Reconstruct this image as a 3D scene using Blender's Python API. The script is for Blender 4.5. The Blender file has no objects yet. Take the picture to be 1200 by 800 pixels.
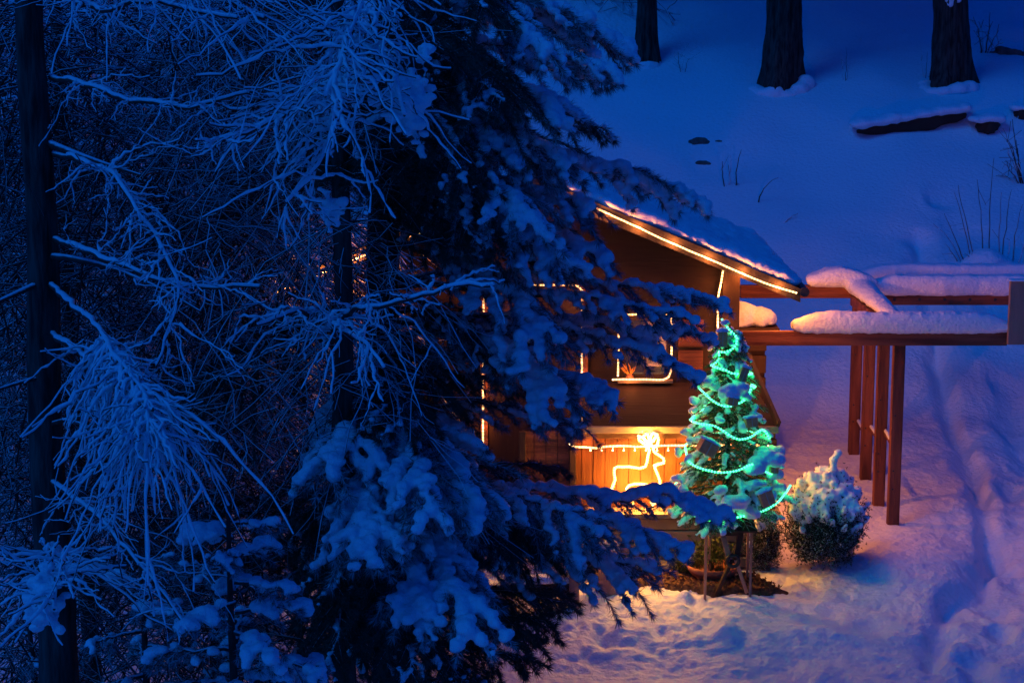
import bpy, math, random
import numpy as np
from mathutils import Vector, Matrix
R = math.radians
sc = bpy.context.scene
COL = sc.collection

# ------------------------------------------------------------------ camera
CAMH = 7.4; PITCH = 10.54; FPX = 2333.0
cam_d = bpy.data.cameras.new('camera'); cam = bpy.data.objects.new('camera', cam_d); COL.objects.link(cam)
cam.location = (0, 0, CAMH); cam.rotation_euler = (R(90 - PITCH), 0, 0)
cam_d.sensor_width = 36; cam_d.lens = FPX / 1200 * 36
cam_d.clip_start = 0.1; cam_d.clip_end = 2000
sc.camera = cam
# ------------------------------------------------------------------ sky, dusk
w = bpy.data.worlds.new('World'); sc.world = w; w.use_nodes = True
nt = w.node_tree; bg = nt.nodes['Background']
sky = nt.nodes.new('ShaderNodeTexSky'); sky.sky_type = 'NISHITA'; sky.sun_disc = False
sky.sun_elevation = R(0.2); sky.sun_rotation = R(200); sky.ozone_density = 6; sky.air_density = 1; sky.dust_density = 0.3
tint = nt.nodes.new('ShaderNodeMix'); tint.data_type = 'RGBA'; tint.blend_type = 'MULTIPLY'; tint.inputs[0].default_value = 1
tint.inputs[7].default_value = (0.02, 0.42, 1.0, 1)      # tungsten white balance of the photograph
nt.links.new(sky.outputs[0], tint.inputs[6]); nt.links.new(tint.outputs[2], bg.inputs[0])
bg.inputs[1].default_value = 0.13
sd = bpy.data.lights.new('sun', 'SUN'); sd.energy = 0.14; sd.angle = R(25); sd.color = (0.01, 0.245, 1.0)
so = bpy.data.objects.new('sun', sd); COL.objects.link(so); so.rotation_euler = (R(24), R(-34), 0)
sc.view_settings.view_transform = 'Standard'; sc.view_settings.look = 'None'
EXPO = 2.25; KL = 2 ** -EXPO; sc.view_settings.exposure = EXPO; sc.view_settings.gamma = 1
sc.cycles.max_bounces = 6; sc.cycles.diffuse_bounces = 3; sc.cycles.glossy_bounces = 2
sc.cycles.sample_clamp_indirect = 1.5; sc.cycles.sample_clamp_direct = 0
sc.cycles.use_denoising = True; sc.cycles.caustics_reflective = False; sc.cycles.caustics_refractive = False

rng = np.random.default_rng(7); random.seed(7)
cp, sp = math.cos(R(PITCH)), math.sin(R(PITCH))
def P(px, py, Y):
    """world point seen at photograph pixel (px, py) in the vertical plane y = Y"""
    u = (px - 600) / FPX; v = (400 - py) / FPX
    d = np.array([u, cp + v * sp, -sp + v * cp])
    return np.array([0, 0, CAMH]) + d * (Y / d[1])
def Z(py, Y): return float(P(600, py, Y)[2])
def X(px, py, Y): return float(P(px, py, Y)[0])

# ------------------------------------------------------------------ noise
def _h(ix, iy, iz):
    n = (ix * 374761393 + iy * 668265263 + iz * 2147483647 % 9973 * 31337) & 0x7fffffff
    n = ((n ^ (n >> 13)) * 1274126177) & 0x7fffffff
    return ((n ^ (n >> 16)) & 0xffff) / 65535.0
def noise(p, s=1.0):
    q = np.asarray(p, float) * s + 1000.0
    i = np.floor(q).astype(np.int64); f = q - i; f = f * f * (3 - 2 * f)
    r = 0
    for a in (0, 1):
        for b in (0, 1):
            for c in (0, 1):
                wgt = (f[..., 0] if a else 1 - f[..., 0]) * (f[..., 1] if b else 1 - f[..., 1]) * (f[..., 2] if c else 1 - f[..., 2])
                r = r + wgt * _h(i[..., 0] + a, i[..., 1] + b, i[..., 2] + c)
    return r * 2 - 1
def noise2(x, y, s): return noise(np.stack([x, y, np.zeros_like(x)], -1), s)
def sstep(a, b, x): t = np.clip((x - a) / (b - a), 0, 1); return t * t * (3 - 2 * t)

# ------------------------------------------------------------------ materials
def mat(name, base, rough=0.7, var=None, scale=8, bump=0.0, bscale=40, detail=6, stretch=None, emit=None, estr=0, spec=0.3, coord='Object'):
    m = bpy.data.materials.new(name); m.use_nodes = True; n = m.node_tree.nodes; l = m.node_tree.links
    b = n['Principled BSDF']; b.inputs['Base Color'].default_value = (*base, 1); b.inputs['Roughness'].default_value = rough
    b.inputs['Specular IOR Level'].default_value = spec
    tc = n.new('ShaderNodeTexCoord'); mp = n.new('ShaderNodeMapping'); l.new(tc.outputs[coord], mp.inputs[0])
    if stretch: mp.inputs['Scale'].default_value = stretch
    if var:
        t = n.new('ShaderNodeTexNoise'); t.inputs['Scale'].default_value = scale; t.inputs['Detail'].default_value = detail
        l.new(mp.outputs[0], t.inputs[0]); r = n.new('ShaderNodeValToRGB')
        r.color_ramp.elements[0].color = (*base, 1); r.color_ramp.elements[1].color = (*var, 1)
        r.color_ramp.elements[0].position = .35; r.color_ramp.elements[1].position = .68
        l.new(t.outputs[0], r.inputs[0]); l.new(r.outputs[0], b.inputs['Base Color'])
    if bump:
        t = n.new('ShaderNodeTexNoise'); t.inputs['Scale'].default_value = bscale; t.inputs['Detail'].default_value = 4
        l.new(mp.outputs[0], t.inputs[0]); bp = n.new('ShaderNodeBump'); bp.inputs['Strength'].default_value = bump; bp.inputs['Distance'].default_value = .02
        l.new(t.outputs[0], bp.inputs['Height']); l.new(bp.outputs[0], b.inputs['Normal'])
    if emit:
        b.inputs['Emission Color'].default_value = (*emit, 1); b.inputs['Emission Strength'].default_value = estr * KL
    return m
def dusted(name, base, snow=(0.8, 0.83, 0.88), lo=0.15, hi=0.6, var=None):
    """snow lying on the faces that look up, bark elsewhere"""
    m = mat(name, base, .85, var=var, scale=30); n = m.node_tree.nodes; l = m.node_tree.links; b = n['Principled BSDF']
    g = n.new('ShaderNodeNewGeometry'); s = n.new('ShaderNodeSeparateXYZ'); l.new(g.outputs['Normal'], s.inputs[0])
    nz = n.new('ShaderNodeTexNoise'); nz.inputs['Scale'].default_value = 14
    ad = n.new('ShaderNodeMath'); ad.operation = 'MULTIPLY_ADD'; l.new(nz.outputs[0], ad.inputs[0]); ad.inputs[1].default_value = .6
    l.new(s.outputs[2], ad.inputs[2])
    mr = n.new('ShaderNodeMapRange'); mr.inputs[1].default_value = lo + .3; mr.inputs[2].default_value = hi + .3
    l.new(ad.outputs[0], mr.inputs[0])
    mx = n.new('ShaderNodeMix'); mx.data_type = 'RGBA'; l.new(mr.outputs[0], mx.inputs[0])
    src = b.inputs['Base Color'].links[0].from_socket if b.inputs['Base Color'].links else None
    if src: l.new(src, mx.inputs[6])
    else: mx.inputs[6].default_value = (*base, 1)
    mx.inputs[7].default_value = (*snow, 1); l.new(mx.outputs[2], b.inputs['Base Color'])
    return m
M = {}
def snowmat(name, bump, bscale, coarse):
    m = mat(name, (.83, .86, .90), .55, bump=0, spec=.35); n = m.node_tree.nodes; l = m.node_tree.links; b = n['Principled BSDF']
    tc = n.new('ShaderNodeTexCoord')
    a = n.new('ShaderNodeTexNoise'); a.inputs['Scale'].default_value = bscale; a.inputs['Detail'].default_value = 5; a.inputs['Roughness'].default_value = .65
    c = n.new('ShaderNodeTexVoronoi'); c.inputs['Scale'].default_value = coarse
    l.new(tc.outputs['Object'], a.inputs[0]); l.new(tc.outputs['Object'], c.inputs[0])
    ad = n.new('ShaderNodeMath'); ad.operation = 'MULTIPLY_ADD'; l.new(c.outputs[0], ad.inputs[0]); ad.inputs[1].default_value = -.5; l.new(a.outputs[0], ad.inputs[2])
    bp = n.new('ShaderNodeBump'); bp.inputs['Strength'].default_value = bump; bp.inputs['Distance'].default_value = .03
    l.new(ad.outputs[0], bp.inputs['Height']); l.new(bp.outputs[0], b.inputs['Normal'])
    return m
M['snow'] = snowmat('snow', .85, 20, 13)
M['snow_rough'] = snowmat('snow_granular', .55, 30, 22)
M['snow_fluffy'] = snowmat('snow_on_branches', .7, 26, 14)
M['bark'] = dusted('bark_frosted', (.035, .025, .02), lo=.35, hi=.8, var=(.07, .05, .04))
M['trunk'] = mat('trunk_bark', (.018, .013, .011), .9, var=(.10, .075, .06), scale=6, bump=1.0, bscale=14, stretch=(3, 3, .5))
M['twig'] = dusted('twig_frosted', (.04, .028, .022), lo=-.1, hi=.4)
M['twig_dark'] = dusted('twig_dark', (.03, .022, .018), lo=.45, hi=1.0)
M['needle'] = mat('needles', (.05, .06, .042), .6, var=(.10, .105, .075), scale=5)
M['needle_tip'] = dusted('needles_dusted', (.035, .05, .035), lo=.1, hi=1.15)
M['fir'] = mat('fir_needles', (.02, .07, .025), .6, var=(.04, .11, .045), scale=20)
M['bushgreen'] = dusted('bush_leaves', (.02, .03, .018), lo=.35, hi=.9)
M['wood_dark'] = mat('dark_wood', (.032, .016, .010), .7, var=(.065, .032, .018), scale=3, bump=.25, bscale=30, stretch=(1, 1, .15))
M['wood_wall'] = mat('wall_wood', (.018, .008, .005), .75, var=(.038, .017, .010), scale=2.5, bump=.3, bscale=25, stretch=(.12, 1, 1))
M['wood_red'] = mat('red_brown_timber', (.09, .026, .014), .7, var=(.27, .088, .042), scale=5, bump=.6, bscale=34, stretch=(.16, 2, 2.2))
M['wood_post'] = mat('post_timber', (.08, .025, .014), .7, var=(.25, .08, .04), scale=5, bump=.6, bscale=30, stretch=(2, 2, .2))
M['wood_plank'] = mat('orange_plank', (.10, .030, .006), .6, var=(.17, .055, .012), scale=4, bump=.3, bscale=30, stretch=(2, 2, .15))
M['wood_pale'] = mat('pale_board', (.24, .16, .11), .7, var=(.34, .24, .17), scale=4, bump=.3, bscale=20, stretch=(.2, 1, 1))
M['wood_grey'] = mat('grey_panel', (.32, .17, .12), .75, var=(.42, .23, .16), scale=5, bump=.3, bscale=30, stretch=(2, 2, .3))
M['roof_felt'] = mat('roof_edge', (.025, .018, .015), .9, var=(.05, .04, .034), scale=12, bump=.5)
M['metal'] = mat('dark_metal', (.03, .03, .032), .4)
M['rope_warm'] = mat('rope_tube_warm', (.6, .5, .4), .3, emit=(1, .42, .13), estr=3.0)
M['bulb_warm'] = mat('bulb_warm', (1, .8, .6), .3, emit=(1, .58, .24), estr=8)
M['rope_deer'] = mat('rope_tube_amber', (.6, .5, .3), .3, emit=(1, .48, .06), estr=6)
M['bulb_deer'] = mat('bulb_amber', (1, .8, .5), .3, emit=(1, .66, .18), estr=9)
M['rope_green'] = mat('rope_tube_green', (.2, .6, .4), .3, emit=(0, 1, .30), estr=1.3)
M['bulb_green'] = mat('bulb_green', (.5, 1, .8), .3, emit=(.10, 1, .42), estr=4.0)
for k in ('rope_warm', 'bulb_warm', 'rope_deer', 'bulb_deer', 'rope_green', 'bulb_green'): M[k].cycles.emission_sampling = 'NONE'
M['glass'] = mat('window_glass', (.05, .05, .055), .12, spec=.6)
M['pane_room'] = mat('room_behind', (.20, .14, .10), .8, var=(.32, .24, .18), scale=2)
M['curtain'] = mat('curtain', (.45, .38, .34), .8, var=(.55, .48, .43), scale=12, stretch=(6, 1, .3))
M['leaf_orange'] = mat('dried_leaves', (.55, .20, .04), .6, var=(.75, .34, .06), scale=10)
M['litter'] = mat('leaf_litter', (.10, .05, .025), .9, var=(.22, .11, .05), scale=30)
M['soil'] = mat('bare_soil', (.06, .035, .02), .95, var=(.18, .10, .05), scale=14, bump=1.0, bscale=24)
M['terracotta'] = mat('terracotta', (.34, .13, .06), .8, var=(.44, .19, .10), scale=9, bump=.3)
M['stone'] = mat('stone', (.07, .06, .055), .9, var=(.16, .14, .12), scale=7, bump=.8, bscale=14)
M['ornament'] = mat('ornament_wood', (.70, .27, .09), .7, var=(.75, .36, .14), scale=20)
M['ribbon'] = mat('ornament_ribbon', (.55, .47, .32), .6)
M['green_leaf'] = mat('green_leaves', (.07, .10, .02), .6, var=(.14, .17, .04), scale=20)

# ------------------------------------------------------------------ mesh helpers
def mesh_np(name, V, F, m, smooth=True):
    """V (n,3); F list of (k,3) / (k,4) arrays"""
    me = bpy.data.meshes.new(name); V = np.asarray(V, np.float32)
    F = [np.asarray(f, np.int32) for f in F if len(f)]
    me.vertices.add(len(V)); me.vertices.foreach_set('co', V.ravel())
    li = np.concatenate([f.ravel() for f in F]); tot = np.concatenate([np.full(len(f), f.shape[1]) for f in F])
    st = np.concatenate([[0], np.cumsum(tot)[:-1]])
    me.loops.add(len(li)); me.loops.foreach_set('vertex_index', li)
    me.polygons.add(len(tot)); me.polygons.foreach_set('loop_start', st.astype(np.int32))
    try: me.polygons.foreach_set('loop_total', tot.astype(np.int32))
    except Exception: pass
    me.update(calc_edges=True); me.validate()
    me.shade_smooth() if smooth else me.shade_flat()
    if m: me.materials.append(m)
    return me
def link(name, me, parent=None, loc=None, kind=None, label=None):
    o = bpy.data.objects.new(name, me); COL.objects.link(o)
    if parent: o.parent = parent
    if loc is not None: o.location = loc
    if kind: o['kind'] = kind
    if label: o['label'] = label
    return o
def thing(name, label, cat, loc=(0, 0, 0), group=None):
    o = bpy.data.objects.new(name, None); COL.objects.link(o); o.location = [float(v) for v in loc]
    o['label'] = label; o['category'] = cat
    if group: o['group'] = group
    return o
def tag(o, label, cat, group=None):
    o['label'] = label; o['category'] = cat
    if group: o['group'] = group
    return o
class MB:
    """collects geometry in world coordinates; build() stores it relative to a parent's base"""
    def __init__(s): s.V = []; s.F = {3: [], 4: []}; s.n = 0
    def add(s, V, F):
        V = np.asarray(V, float); F = np.asarray(F, int); s.V.append(V); s.F[F.shape[1]].append(F + s.n); s.n += len(V)
    def build(s, name, m, parent=None, smooth=False, kind=None, bevel=0, label=None, base=None):
        if not s.V: return None
        V = np.concatenate(s.V)
        off = np.zeros(3)
        if parent is not None:
            off = np.array(parent.matrix_basis.translation)
            if parent.parent is not None: off = off + np.array(parent.parent.matrix_basis.translation)
        elif base is not None: off = np.array(base)
        F = [np.concatenate(f) for f in s.F.values() if f]
        o = link(name, mesh_np(name, V - off, F, m, smooth), parent, base if parent is None else None, kind, label)
        if bevel:
            b = o.modifiers.new('b', 'BEVEL'); b.width = bevel; b.segments = 2; b.limit_method = 'ANGLE'
        return o
    def box(s, x0, x1, y0, y1, z0, z1):
        V = [(x0, y0, z0), (x1, y0, z0), (x1, y1, z0), (x0, y1, z0), (x0, y0, z1), (x1, y0, z1), (x1, y1, z1), (x0, y1, z1)]
        s.add(V, [(0, 3, 2, 1), (4, 5, 6, 7), (0, 1, 5, 4), (1, 2, 6, 5), (2, 3, 7, 6), (3, 0, 4, 7)]); return s
    def bar(s, a, b, w_, h_, up=(0, 0, 1)):
        a = Vector([float(v) for v in a]); b = Vector([float(v) for v in b]); d = (b - a).normalized(); u = Vector(up)
        if abs(d.dot(u)) > .95: u = Vector((0, 1, 0))
        sx = d.cross(u).normalized(); uz = sx.cross(d).normalized()
        V = []
        for p in (a, b):
            for i, j in ((-1, -1), (1, -1), (1, 1), (-1, 1)): V.append(p + sx * i * w_ / 2 + uz * j * h_ / 2)
        s.add([tuple(v) for v in V], [(0, 1, 2, 3), (7, 6, 5, 4), (0, 4, 5, 1), (1, 5, 6, 2), (2, 6, 7, 3), (3, 7, 4, 0)]); return s
    def prism(s, poly, y0, y1):
        """poly of (x,z), extruded along y"""
        n = len(poly); V = [(x, y0, z) for x, z in poly] + [(x, y1, z) for x, z in poly]
        c0 = np.mean(np.array(V[:n]), 0); c1 = np.mean(np.array(V[n:]), 0); V = V + [tuple(c0), tuple(c1)]
        T = []
        for i in range(n): j = (i + 1) % n; T += [(i, 2 * n, j), (n + j, 2 * n + 1, n + i), (i, j, n + j), (i, n + j, n + i)]
        s.add(V, T); return s
    def tube(s, pts, rad, sides=6, cap=True):
        pts = np.asarray(pts, float); n = len(pts); rad = np.broadcast_to(np.asarray(rad, float), (n,))
        d = np.gradient(pts, axis=0); d /= np.linalg.norm(d, axis=1)[:, None] + 1e-9
        ref = np.array([0, 0, 1.]) if abs(d[0, 2]) < .9 else np.array([1., 0, 0])
        a = np.cross(d, ref); bad = np.linalg.norm(a, axis=1) < .12; a[bad] = np.cross(d[bad], [1., .3, 0]); a /= np.linalg.norm(a, axis=1)[:, None] + 1e-9
        for i in range(1, n):
            a[i] = a[i - 1] - d[i] * np.dot(a[i - 1], d[i]); a[i] /= np.linalg.norm(a[i]) + 1e-9
        b = np.cross(d, a)
        th = np.arange(sides) * 2 * math.pi / sides
        V = pts[:, None] + (a[:, None] * np.cos(th)[None, :, None] + b[:, None] * np.sin(th)[None, :, None]) * rad[:, None, None]
        V = V.reshape(-1, 3); i = np.arange(n - 1)[:, None] * sides; j = np.arange(sides)[None]; k = (j + 1) % sides
        F = np.stack([i + j, i + k, i + sides + k, i + sides + j], -1).reshape(-1, 4)
        base = s.n; s.add(V, F)
        if cap:
            e = pts[-1] + d[-1] * rad[-1] * .8; s0 = pts[0]
            T = [(j_, (j_ + 1) % sides, sides) for j_ in range(sides)]
            s.add(np.vstack([V[-sides:], e]), T); s.add(np.vstack([V[:sides], s0]), [(t[1], t[0], t[2]) for t in T])
        return s
# icosphere template
def _ico(sub):
    t = (1 + 5 ** .5) / 2
    V = [(-1, t, 0), (1, t, 0), (-1, -t, 0), (1, -t, 0), (0, -1, t), (0, 1, t), (0, -1, -t), (0, 1, -t), (t, 0, -1), (t, 0, 1), (-t, 0, -1), (-t, 0, 1)]
    F = [(0, 11, 5), (0, 5, 1), (0, 1, 7), (0, 7, 10), (0, 10, 11), (1, 5, 9), (5, 11, 4), (11, 10, 2), (10, 7, 6), (7, 1, 8), (3, 9, 4), (3, 4, 2), (3, 2, 6), (3, 6, 8), (3, 8, 9), (4, 9, 5), (2, 4, 11), (6, 2, 10), (8, 6, 7), (9, 8, 1)]
    V = [np.array(v) / np.linalg.norm(v) for v in V]
    for _ in range(sub):
        c = {}; G = []
        def mid(a, b):
            k = (min(a, b), max(a, b))
            if k not in c: v = V[a] + V[b]; V.append(v / np.linalg.norm(v)); c[k] = len(V) - 1
            return c[k]
        for a, b, d in F:
            x, y, z = mid(a, b), mid(b, d), mid(d, a); G += [(a, x, z), (b, y, x), (d, z, y), (x, y, z)]
        F = G
    return np.array(V), np.array(F)
ICO0, ICO1, ICO2, ICO3 = _ico(0), _ico(1), _ico(2), _ico(3)
def blobs_arr(C, Rd, ico=ICO1):
    C = np.asarray(C, float).reshape(-1, 3); Rd = np.asarray(Rd, float)
    if Rd.ndim == 1: Rd = Rd[:, None] * np.ones(3)
    V = C[:, None] + ico[0][None] * Rd[:, None]; n = len(ico[0])
    F = ico[1][None] + (np.arange(len(C)) * n)[:, None, None]
    return V.reshape(-1, 3), F.reshape(-1, 3)
def melt(V, F, voxel, smooth=2, amp=0.0, freq=8.0):
    """union of overlapping lumps of snow, softened"""
    me = mesh_np('tmp', V, [F], None); o = bpy.data.objects.new('tmp', me); COL.objects.link(o)
    r = o.modifiers.new('r', 'REMESH'); r.mode = 'VOXEL'; r.voxel_size = voxel
    if smooth: s = o.modifiers.new('s', 'SMOOTH'); s.iterations = smooth; s.factor = .5
    dg = bpy.context.evaluated_depsgraph_get(); dg.update()
    res = bpy.data.meshes.new_from_object(o.evaluated_get(dg)); bpy.data.objects.remove(o); bpy.data.meshes.remove(me)
    n = len(res.vertices); co = np.empty(n * 3, np.float32); res.vertices.foreach_get('co', co); co = co.reshape(-1, 3)
    if amp:
        no = np.empty(n * 3, np.float32); res.vertices.foreach_get('normal', no); no = no.reshape(-1, 3)
        d = noise(co, freq) * .6 + noise(co, freq * 2.3) * .35 + noise(co, freq * 4.7) * .18
        co = co + no * (d * amp)[:, None]; res.vertices.foreach_set('co', co.astype(np.float32).ravel())
    return res
def snow_part(name, V, F, parent, mt='snow_fluffy', voxel=.03, smooth=2, amp=0., freq=8., kind=None, label=None):
    off = np.zeros(3)
    p = parent
    while p is not None: off = off + np.array(p.matrix_basis.translation); p = p.parent
    me = melt(V - off, F, voxel, smooth, amp, freq); me.materials.clear(); me.materials.append(M[mt]); me.shade_smooth(); me.name = name
    return link(name, me, parent, kind=kind, label=label)
def slab_snow(x0, x1, y0, y1, z0, z1, rag=0.3, step=.12, seed=0):
    """lumps filling a long cushion of snow"""
    rg = np.random.default_rng(seed); C = []; Rr = []
    h = z1 - z0; wy = (y1 - y0) / 2
    for x in np.arange(x0 + step / 2, x1, step * .6):
        e = min(1, (min(x - x0, x1 - x) + .02) / (h * 1.2)); hh = h * (0.35 + .65 * math.sqrt(max(e, 0))) * (1 - rag * .35 * (.5 + .5 * float(noise(np.array([[x + seed * 9., 0, 0]]), 1.3)[0]))) * rg.uniform(.96, 1.02)
        for yy in np.linspace(y0 + wy * .5, y1 - wy * .5, 3):
            C.append((x, yy, z0 + hh * .45)); Rr.append((step * rg.uniform(1.2, 1.6), wy * .62, hh * .55))
    return blobs_arr(C, np.array(Rr), ICO1)
def bez(a, b, c, n):
    t = np.linspace(0, 1, n)[:, None]; a, b, c = map(np.asarray, (a, b, c)); return (1 - t) ** 2 * a + 2 * t * (1 - t) * b + t * t * c
def needles(mb, pts, dirs, per, length, width, spread, rg):
    """bunch of thin needles at every point"""
    n = len(pts)
    if not n: return
    pts = np.repeat(pts, per, 0); dirs = np.repeat(dirs, per, 0)
    r = rg.normal(size=pts.shape); d = dirs + r * spread; d /= np.linalg.norm(d, axis=1)[:, None]
    L = length * rg.uniform(.7, 1.15, len(pts))[:, None]
    s = np.cross(d, rg.normal(size=d.shape)); s /= np.linalg.norm(s, axis=1)[:, None]; s *= width / 2
    V = np.stack([pts - s, pts + s, pts + d * L], 1).reshape(-1, 3)
    mb.add(V, np.arange(len(V)).reshape(-1, 3))

# ------------------------------------------------------------------ ground
TR = [[(1068, 440, .35), (1095, 490, .3), (1128, 540, .25), (1152, 590, .2), (1162, 640, .15), (1150, 680, .1), (1110, 700, .05), (1090, 770, 0)],
      [(1100, 425, .3), (1150, 470, .3), (1200, 530, .2), (1260, 600, .2)], [(1215, 430, .4), (1190, 520, .3), (1185, 640, .2), (1160, 760, 0), (1120, 860, 0)]]
def gpt(px, py, z):
    d = P(px, py, 1.0) - np.array([0, 0, CAMH]); t = (z - CAMH) / d[2]; return np.array([0, 0, CAMH]) + d * t
def polyd(x, y, pl):
    best = np.full(x.shape, 1e9)
    for a, b in zip(pl[:-1], pl[1:]):
        ax, ay = a[:2]; bx, by = b[:2]; dx, dy = bx - ax, by - ay
        t = np.clip(((x - ax) * dx + (y - ay) * dy) / (dx * dx + dy * dy), 0, 1)
        best = np.minimum(best, np.hypot(x - ax - t * dx, y - ay - t * dy))
    return best
TRW = [[gpt(*p) for p in t] for t in TR]
rf = np.random.default_rng(5); FOOT = []
for pl, n in ((TRW[1], 8), (TRW[2], 16), (TRW[0], 0)):
    pl = np.array(pl)
    for k in range(n):
        t = k / n * (len(pl) - 1); i = int(t); q = pl[i] + (pl[i + 1] - pl[i]) * (t - i); FOOT.append((q[0] + (k % 2 - .5) * .3 + rf.normal() * .1, q[1] + rf.normal() * .12, rf.uniform(.06, .11), rf.uniform(.11, .19)))
for k in range(46):
    q = gpt(rf.uniform(560, 1100), rf.uniform(690, 815), 0); FOOT.append((q[0], q[1], rf.uniform(-.06, .07), rf.uniform(.10, .26)))
for k in range(120):
    q = gpt(rf.uniform(620, 840), rf.uniform(660, 745), 0); FOOT.append((q[0], q[1], rf.uniform(-.05, .05), rf.uniform(.04, .10)))
def H(x, y, fine=True):
    x = np.asarray(x, float); y = np.asarray(y, float)
    z = -1.2 * sstep(20, 4, y) - .1 * sstep(22, 20, y)
    z = z + .42 * sstep(24, 29.5, y)
    t = np.clip(y - 28.2, 0, None); z = z + np.where(t < 3, t * t / 6 * .42, (t - 1.5) * .42) * np.where(y > 60, 1, 1) - np.clip(y - 70, 0, None) * .25
    far = sstep(29, 34, y)
    z = z + far * (noise2(x, y, .13) * .55 + noise2(x, y, .4) * .16 + noise2(x + 9, y, 1.1) * .05)
    near = (1 - far)
    z = z + near * (noise2(x, y, .5) * .07 + noise2(x, y, 1.7) * .03) * sstep(16, 20, y)
    if fine:
        act = sstep(17, 19, y) * (1 - sstep(31, 35, y))
        z = z + act * (noise2(x, y, 4.5) * .012 + noise2(x, y, 9.) * .014 + noise2(x, y, 19.) * .008)
        left = sstep(3.3, 1.8, x) * sstep(20, 21.5, y) * sstep(25.5, 24, y)
        z = z + left * (np.abs(noise2(x, y, 6.)) * .045 - .02 + noise2(x, y, 14.) * .016)
        for pl, dp, wd in zip(TRW, (.22, .08, .10), (.15, .3, .3)):
            wn = wd * (1 + .45 * noise2(x, y, 2.2)); z = z - dp * (1 + .5 * noise2(x + 5, y, 1.4)) * np.exp(-((polyd(x, y, pl) + noise2(x, y + 7, 3.) * .06) / wn) ** 2)
        for fx, fy, dp, rr in FOOT:
            mk = (np.abs(x - fx) < rr * 3) & (np.abs(y - fy) < rr * 5)
            if mk.any():
                d2 = ((x[mk] - fx) / rr) ** 2 + ((y[mk] - fy) / (rr * 1.5)) ** 2; z[mk] -= dp * np.exp(-d2) - dp * .35 * np.exp(-(np.sqrt(d2) - 1.7) ** 2 * 2)
    q = gpt(1075, 650, .2); z = z + .28 * np.exp(-(((x - q[0]) / .85) ** 2 + ((y - q[1]) / 1.25) ** 2) ** 1.6)
    q = gpt(985, 668, .1); z = z + .14 * np.exp(-(((x - q[0]) / .6) ** 2 + ((y - q[1]) / .35) ** 2))
    q = gpt(680, 720, 0); z = z + .13 * np.exp(-(((x - q[0]) / .8) ** 2 + ((y - q[1]) / .7) ** 2))
    q = gpt(930, 745, 0); z = z + .10 * np.exp(-(((x - q[0]) / .9) ** 2 + ((y - q[1]) / .45) ** 2))
    return z
def hz(x, y): return float(H(np.array([float(x)]), np.array([float(y)]), False)[0])
xs = np.concatenate([np.linspace(-400, -14, 30)[:-1], np.linspace(-14, -1.5, 80)[:-1], np.linspace(-1.5, 7.6, 290)[:-1], np.linspace(7.6, 20, 60)[:-1], np.linspace(20, 400, 30)])
ys = np.concatenate([np.linspace(-80, 4, 15)[:-1], np.linspace(4, 18.5, 40)[:-1], np.linspace(18.5, 30, 330)[:-1], np.linspace(30, 48, 140)[:-1], np.linspace(48, 900, 60)])
GX, GY = np.meshgrid(xs, ys); GZ = H(GX.ravel(), GY.ravel())
nx, ny = len(xs), len(ys); I = np.arange(ny - 1)[:, None] * nx + np.arange(nx - 1)[None]
gr = link('snow_ground', mesh_np('snow_ground', np.stack([GX.ravel(), GY.ravel(), GZ], -1), [np.stack([I, I + 1, I + nx + 1, I + nx], -1).reshape(-1, 4)], M['snow']))
gr['kind'] = 'structure'

# ------------------------------------------------------------------ rope lights
def resample(pts, step):
    pts = np.asarray(pts, float); d = np.concatenate([[0], np.cumsum(np.linalg.norm(np.diff(pts, axis=0), axis=1))])
    n = max(2, int(d[-1] / step) + 1); t = np.linspace(0, d[-1], n)
    return np.stack([np.interp(t, d, pts[:, i]) for i in range(3)], -1)
def rope(label, paths, tube_m, bulb_m, color, watt, lstep, r=.012, bstep=.042, name='rope_light', cat='rope light', br=.013, group=None, sag=0, off=(0, -.05, 0)):
    """a string of bulbs in a clear tube, with its own lamps"""
    if group is None and tube_m == 'rope_warm': group = 'warm white rope lights on the hut'
    t = thing(name, label, cat, paths[0][0], group)
    cab = MB(); C = []
    for p in paths:
        q = resample(p, .07)
        q = q + np.stack([noise(q, 7.) * .004, q[:, 0] * 0, noise(q + 5, 7.) * .006], -1)
        cab.tube(q, r, 5); C.append(resample(q, bstep))
        L = resample(p, lstep); L = (L[:-1] + L[1:]) / 2
        for v in L:
            ld = bpy.data.lights.new('bulb_glow', 'POINT'); ld.energy = watt * KL; ld.color = color; ld.shadow_soft_size = .02
            lo = bpy.data.objects.new('bulb_glow', ld); COL.objects.link(lo); lo.parent = t; lo.location = v + np.array(off) - np.array(paths[0][0])
    cab.build('clear_tube', M[tube_m], t, True)
    C = np.concatenate(C); V, F = blobs_arr(C, np.full(len(C), br), ICO0); b = MB(); b.add(V, F)
    b.build('bulbs', M[bulb_m], t, True, kind='stuff')
    return t
WARM = (1, .27, .055)
# ------------------------------------------------------------------ hut
YF = 25.0; YR = 24.35; YP = 24.2
ridge = P(622, 208, YR); ea = P(938, 340, YR); slope = (ridge[2] - ea[2]) / (ea[0] - ridge[0])
el = ridge[0] - (P(622, 208, YR)[0] - P(312, 362, YR)[0])
hut = thing('wooden_hut', 'dark brown wooden hut with snowy gable roof hung with warm rope lights', 'hut', (ridge[0], YF, 0))
wl = X(350, 400, YF); wr = X(865, 400, YF)
def roofz(x): return ridge[2] - slope * abs(x - ridge[0])
def wallpoly(x0, x1, zb, cut=.16):
    pl = [(x0, zb), (x1, zb), (x1, roofz(x1) - cut)]
    if x0 < ridge[0] < x1: pl.append((ridge[0], ridge[2] - cut))
    pl.append((x0, roofz(x0) - cut)); return pl
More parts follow.
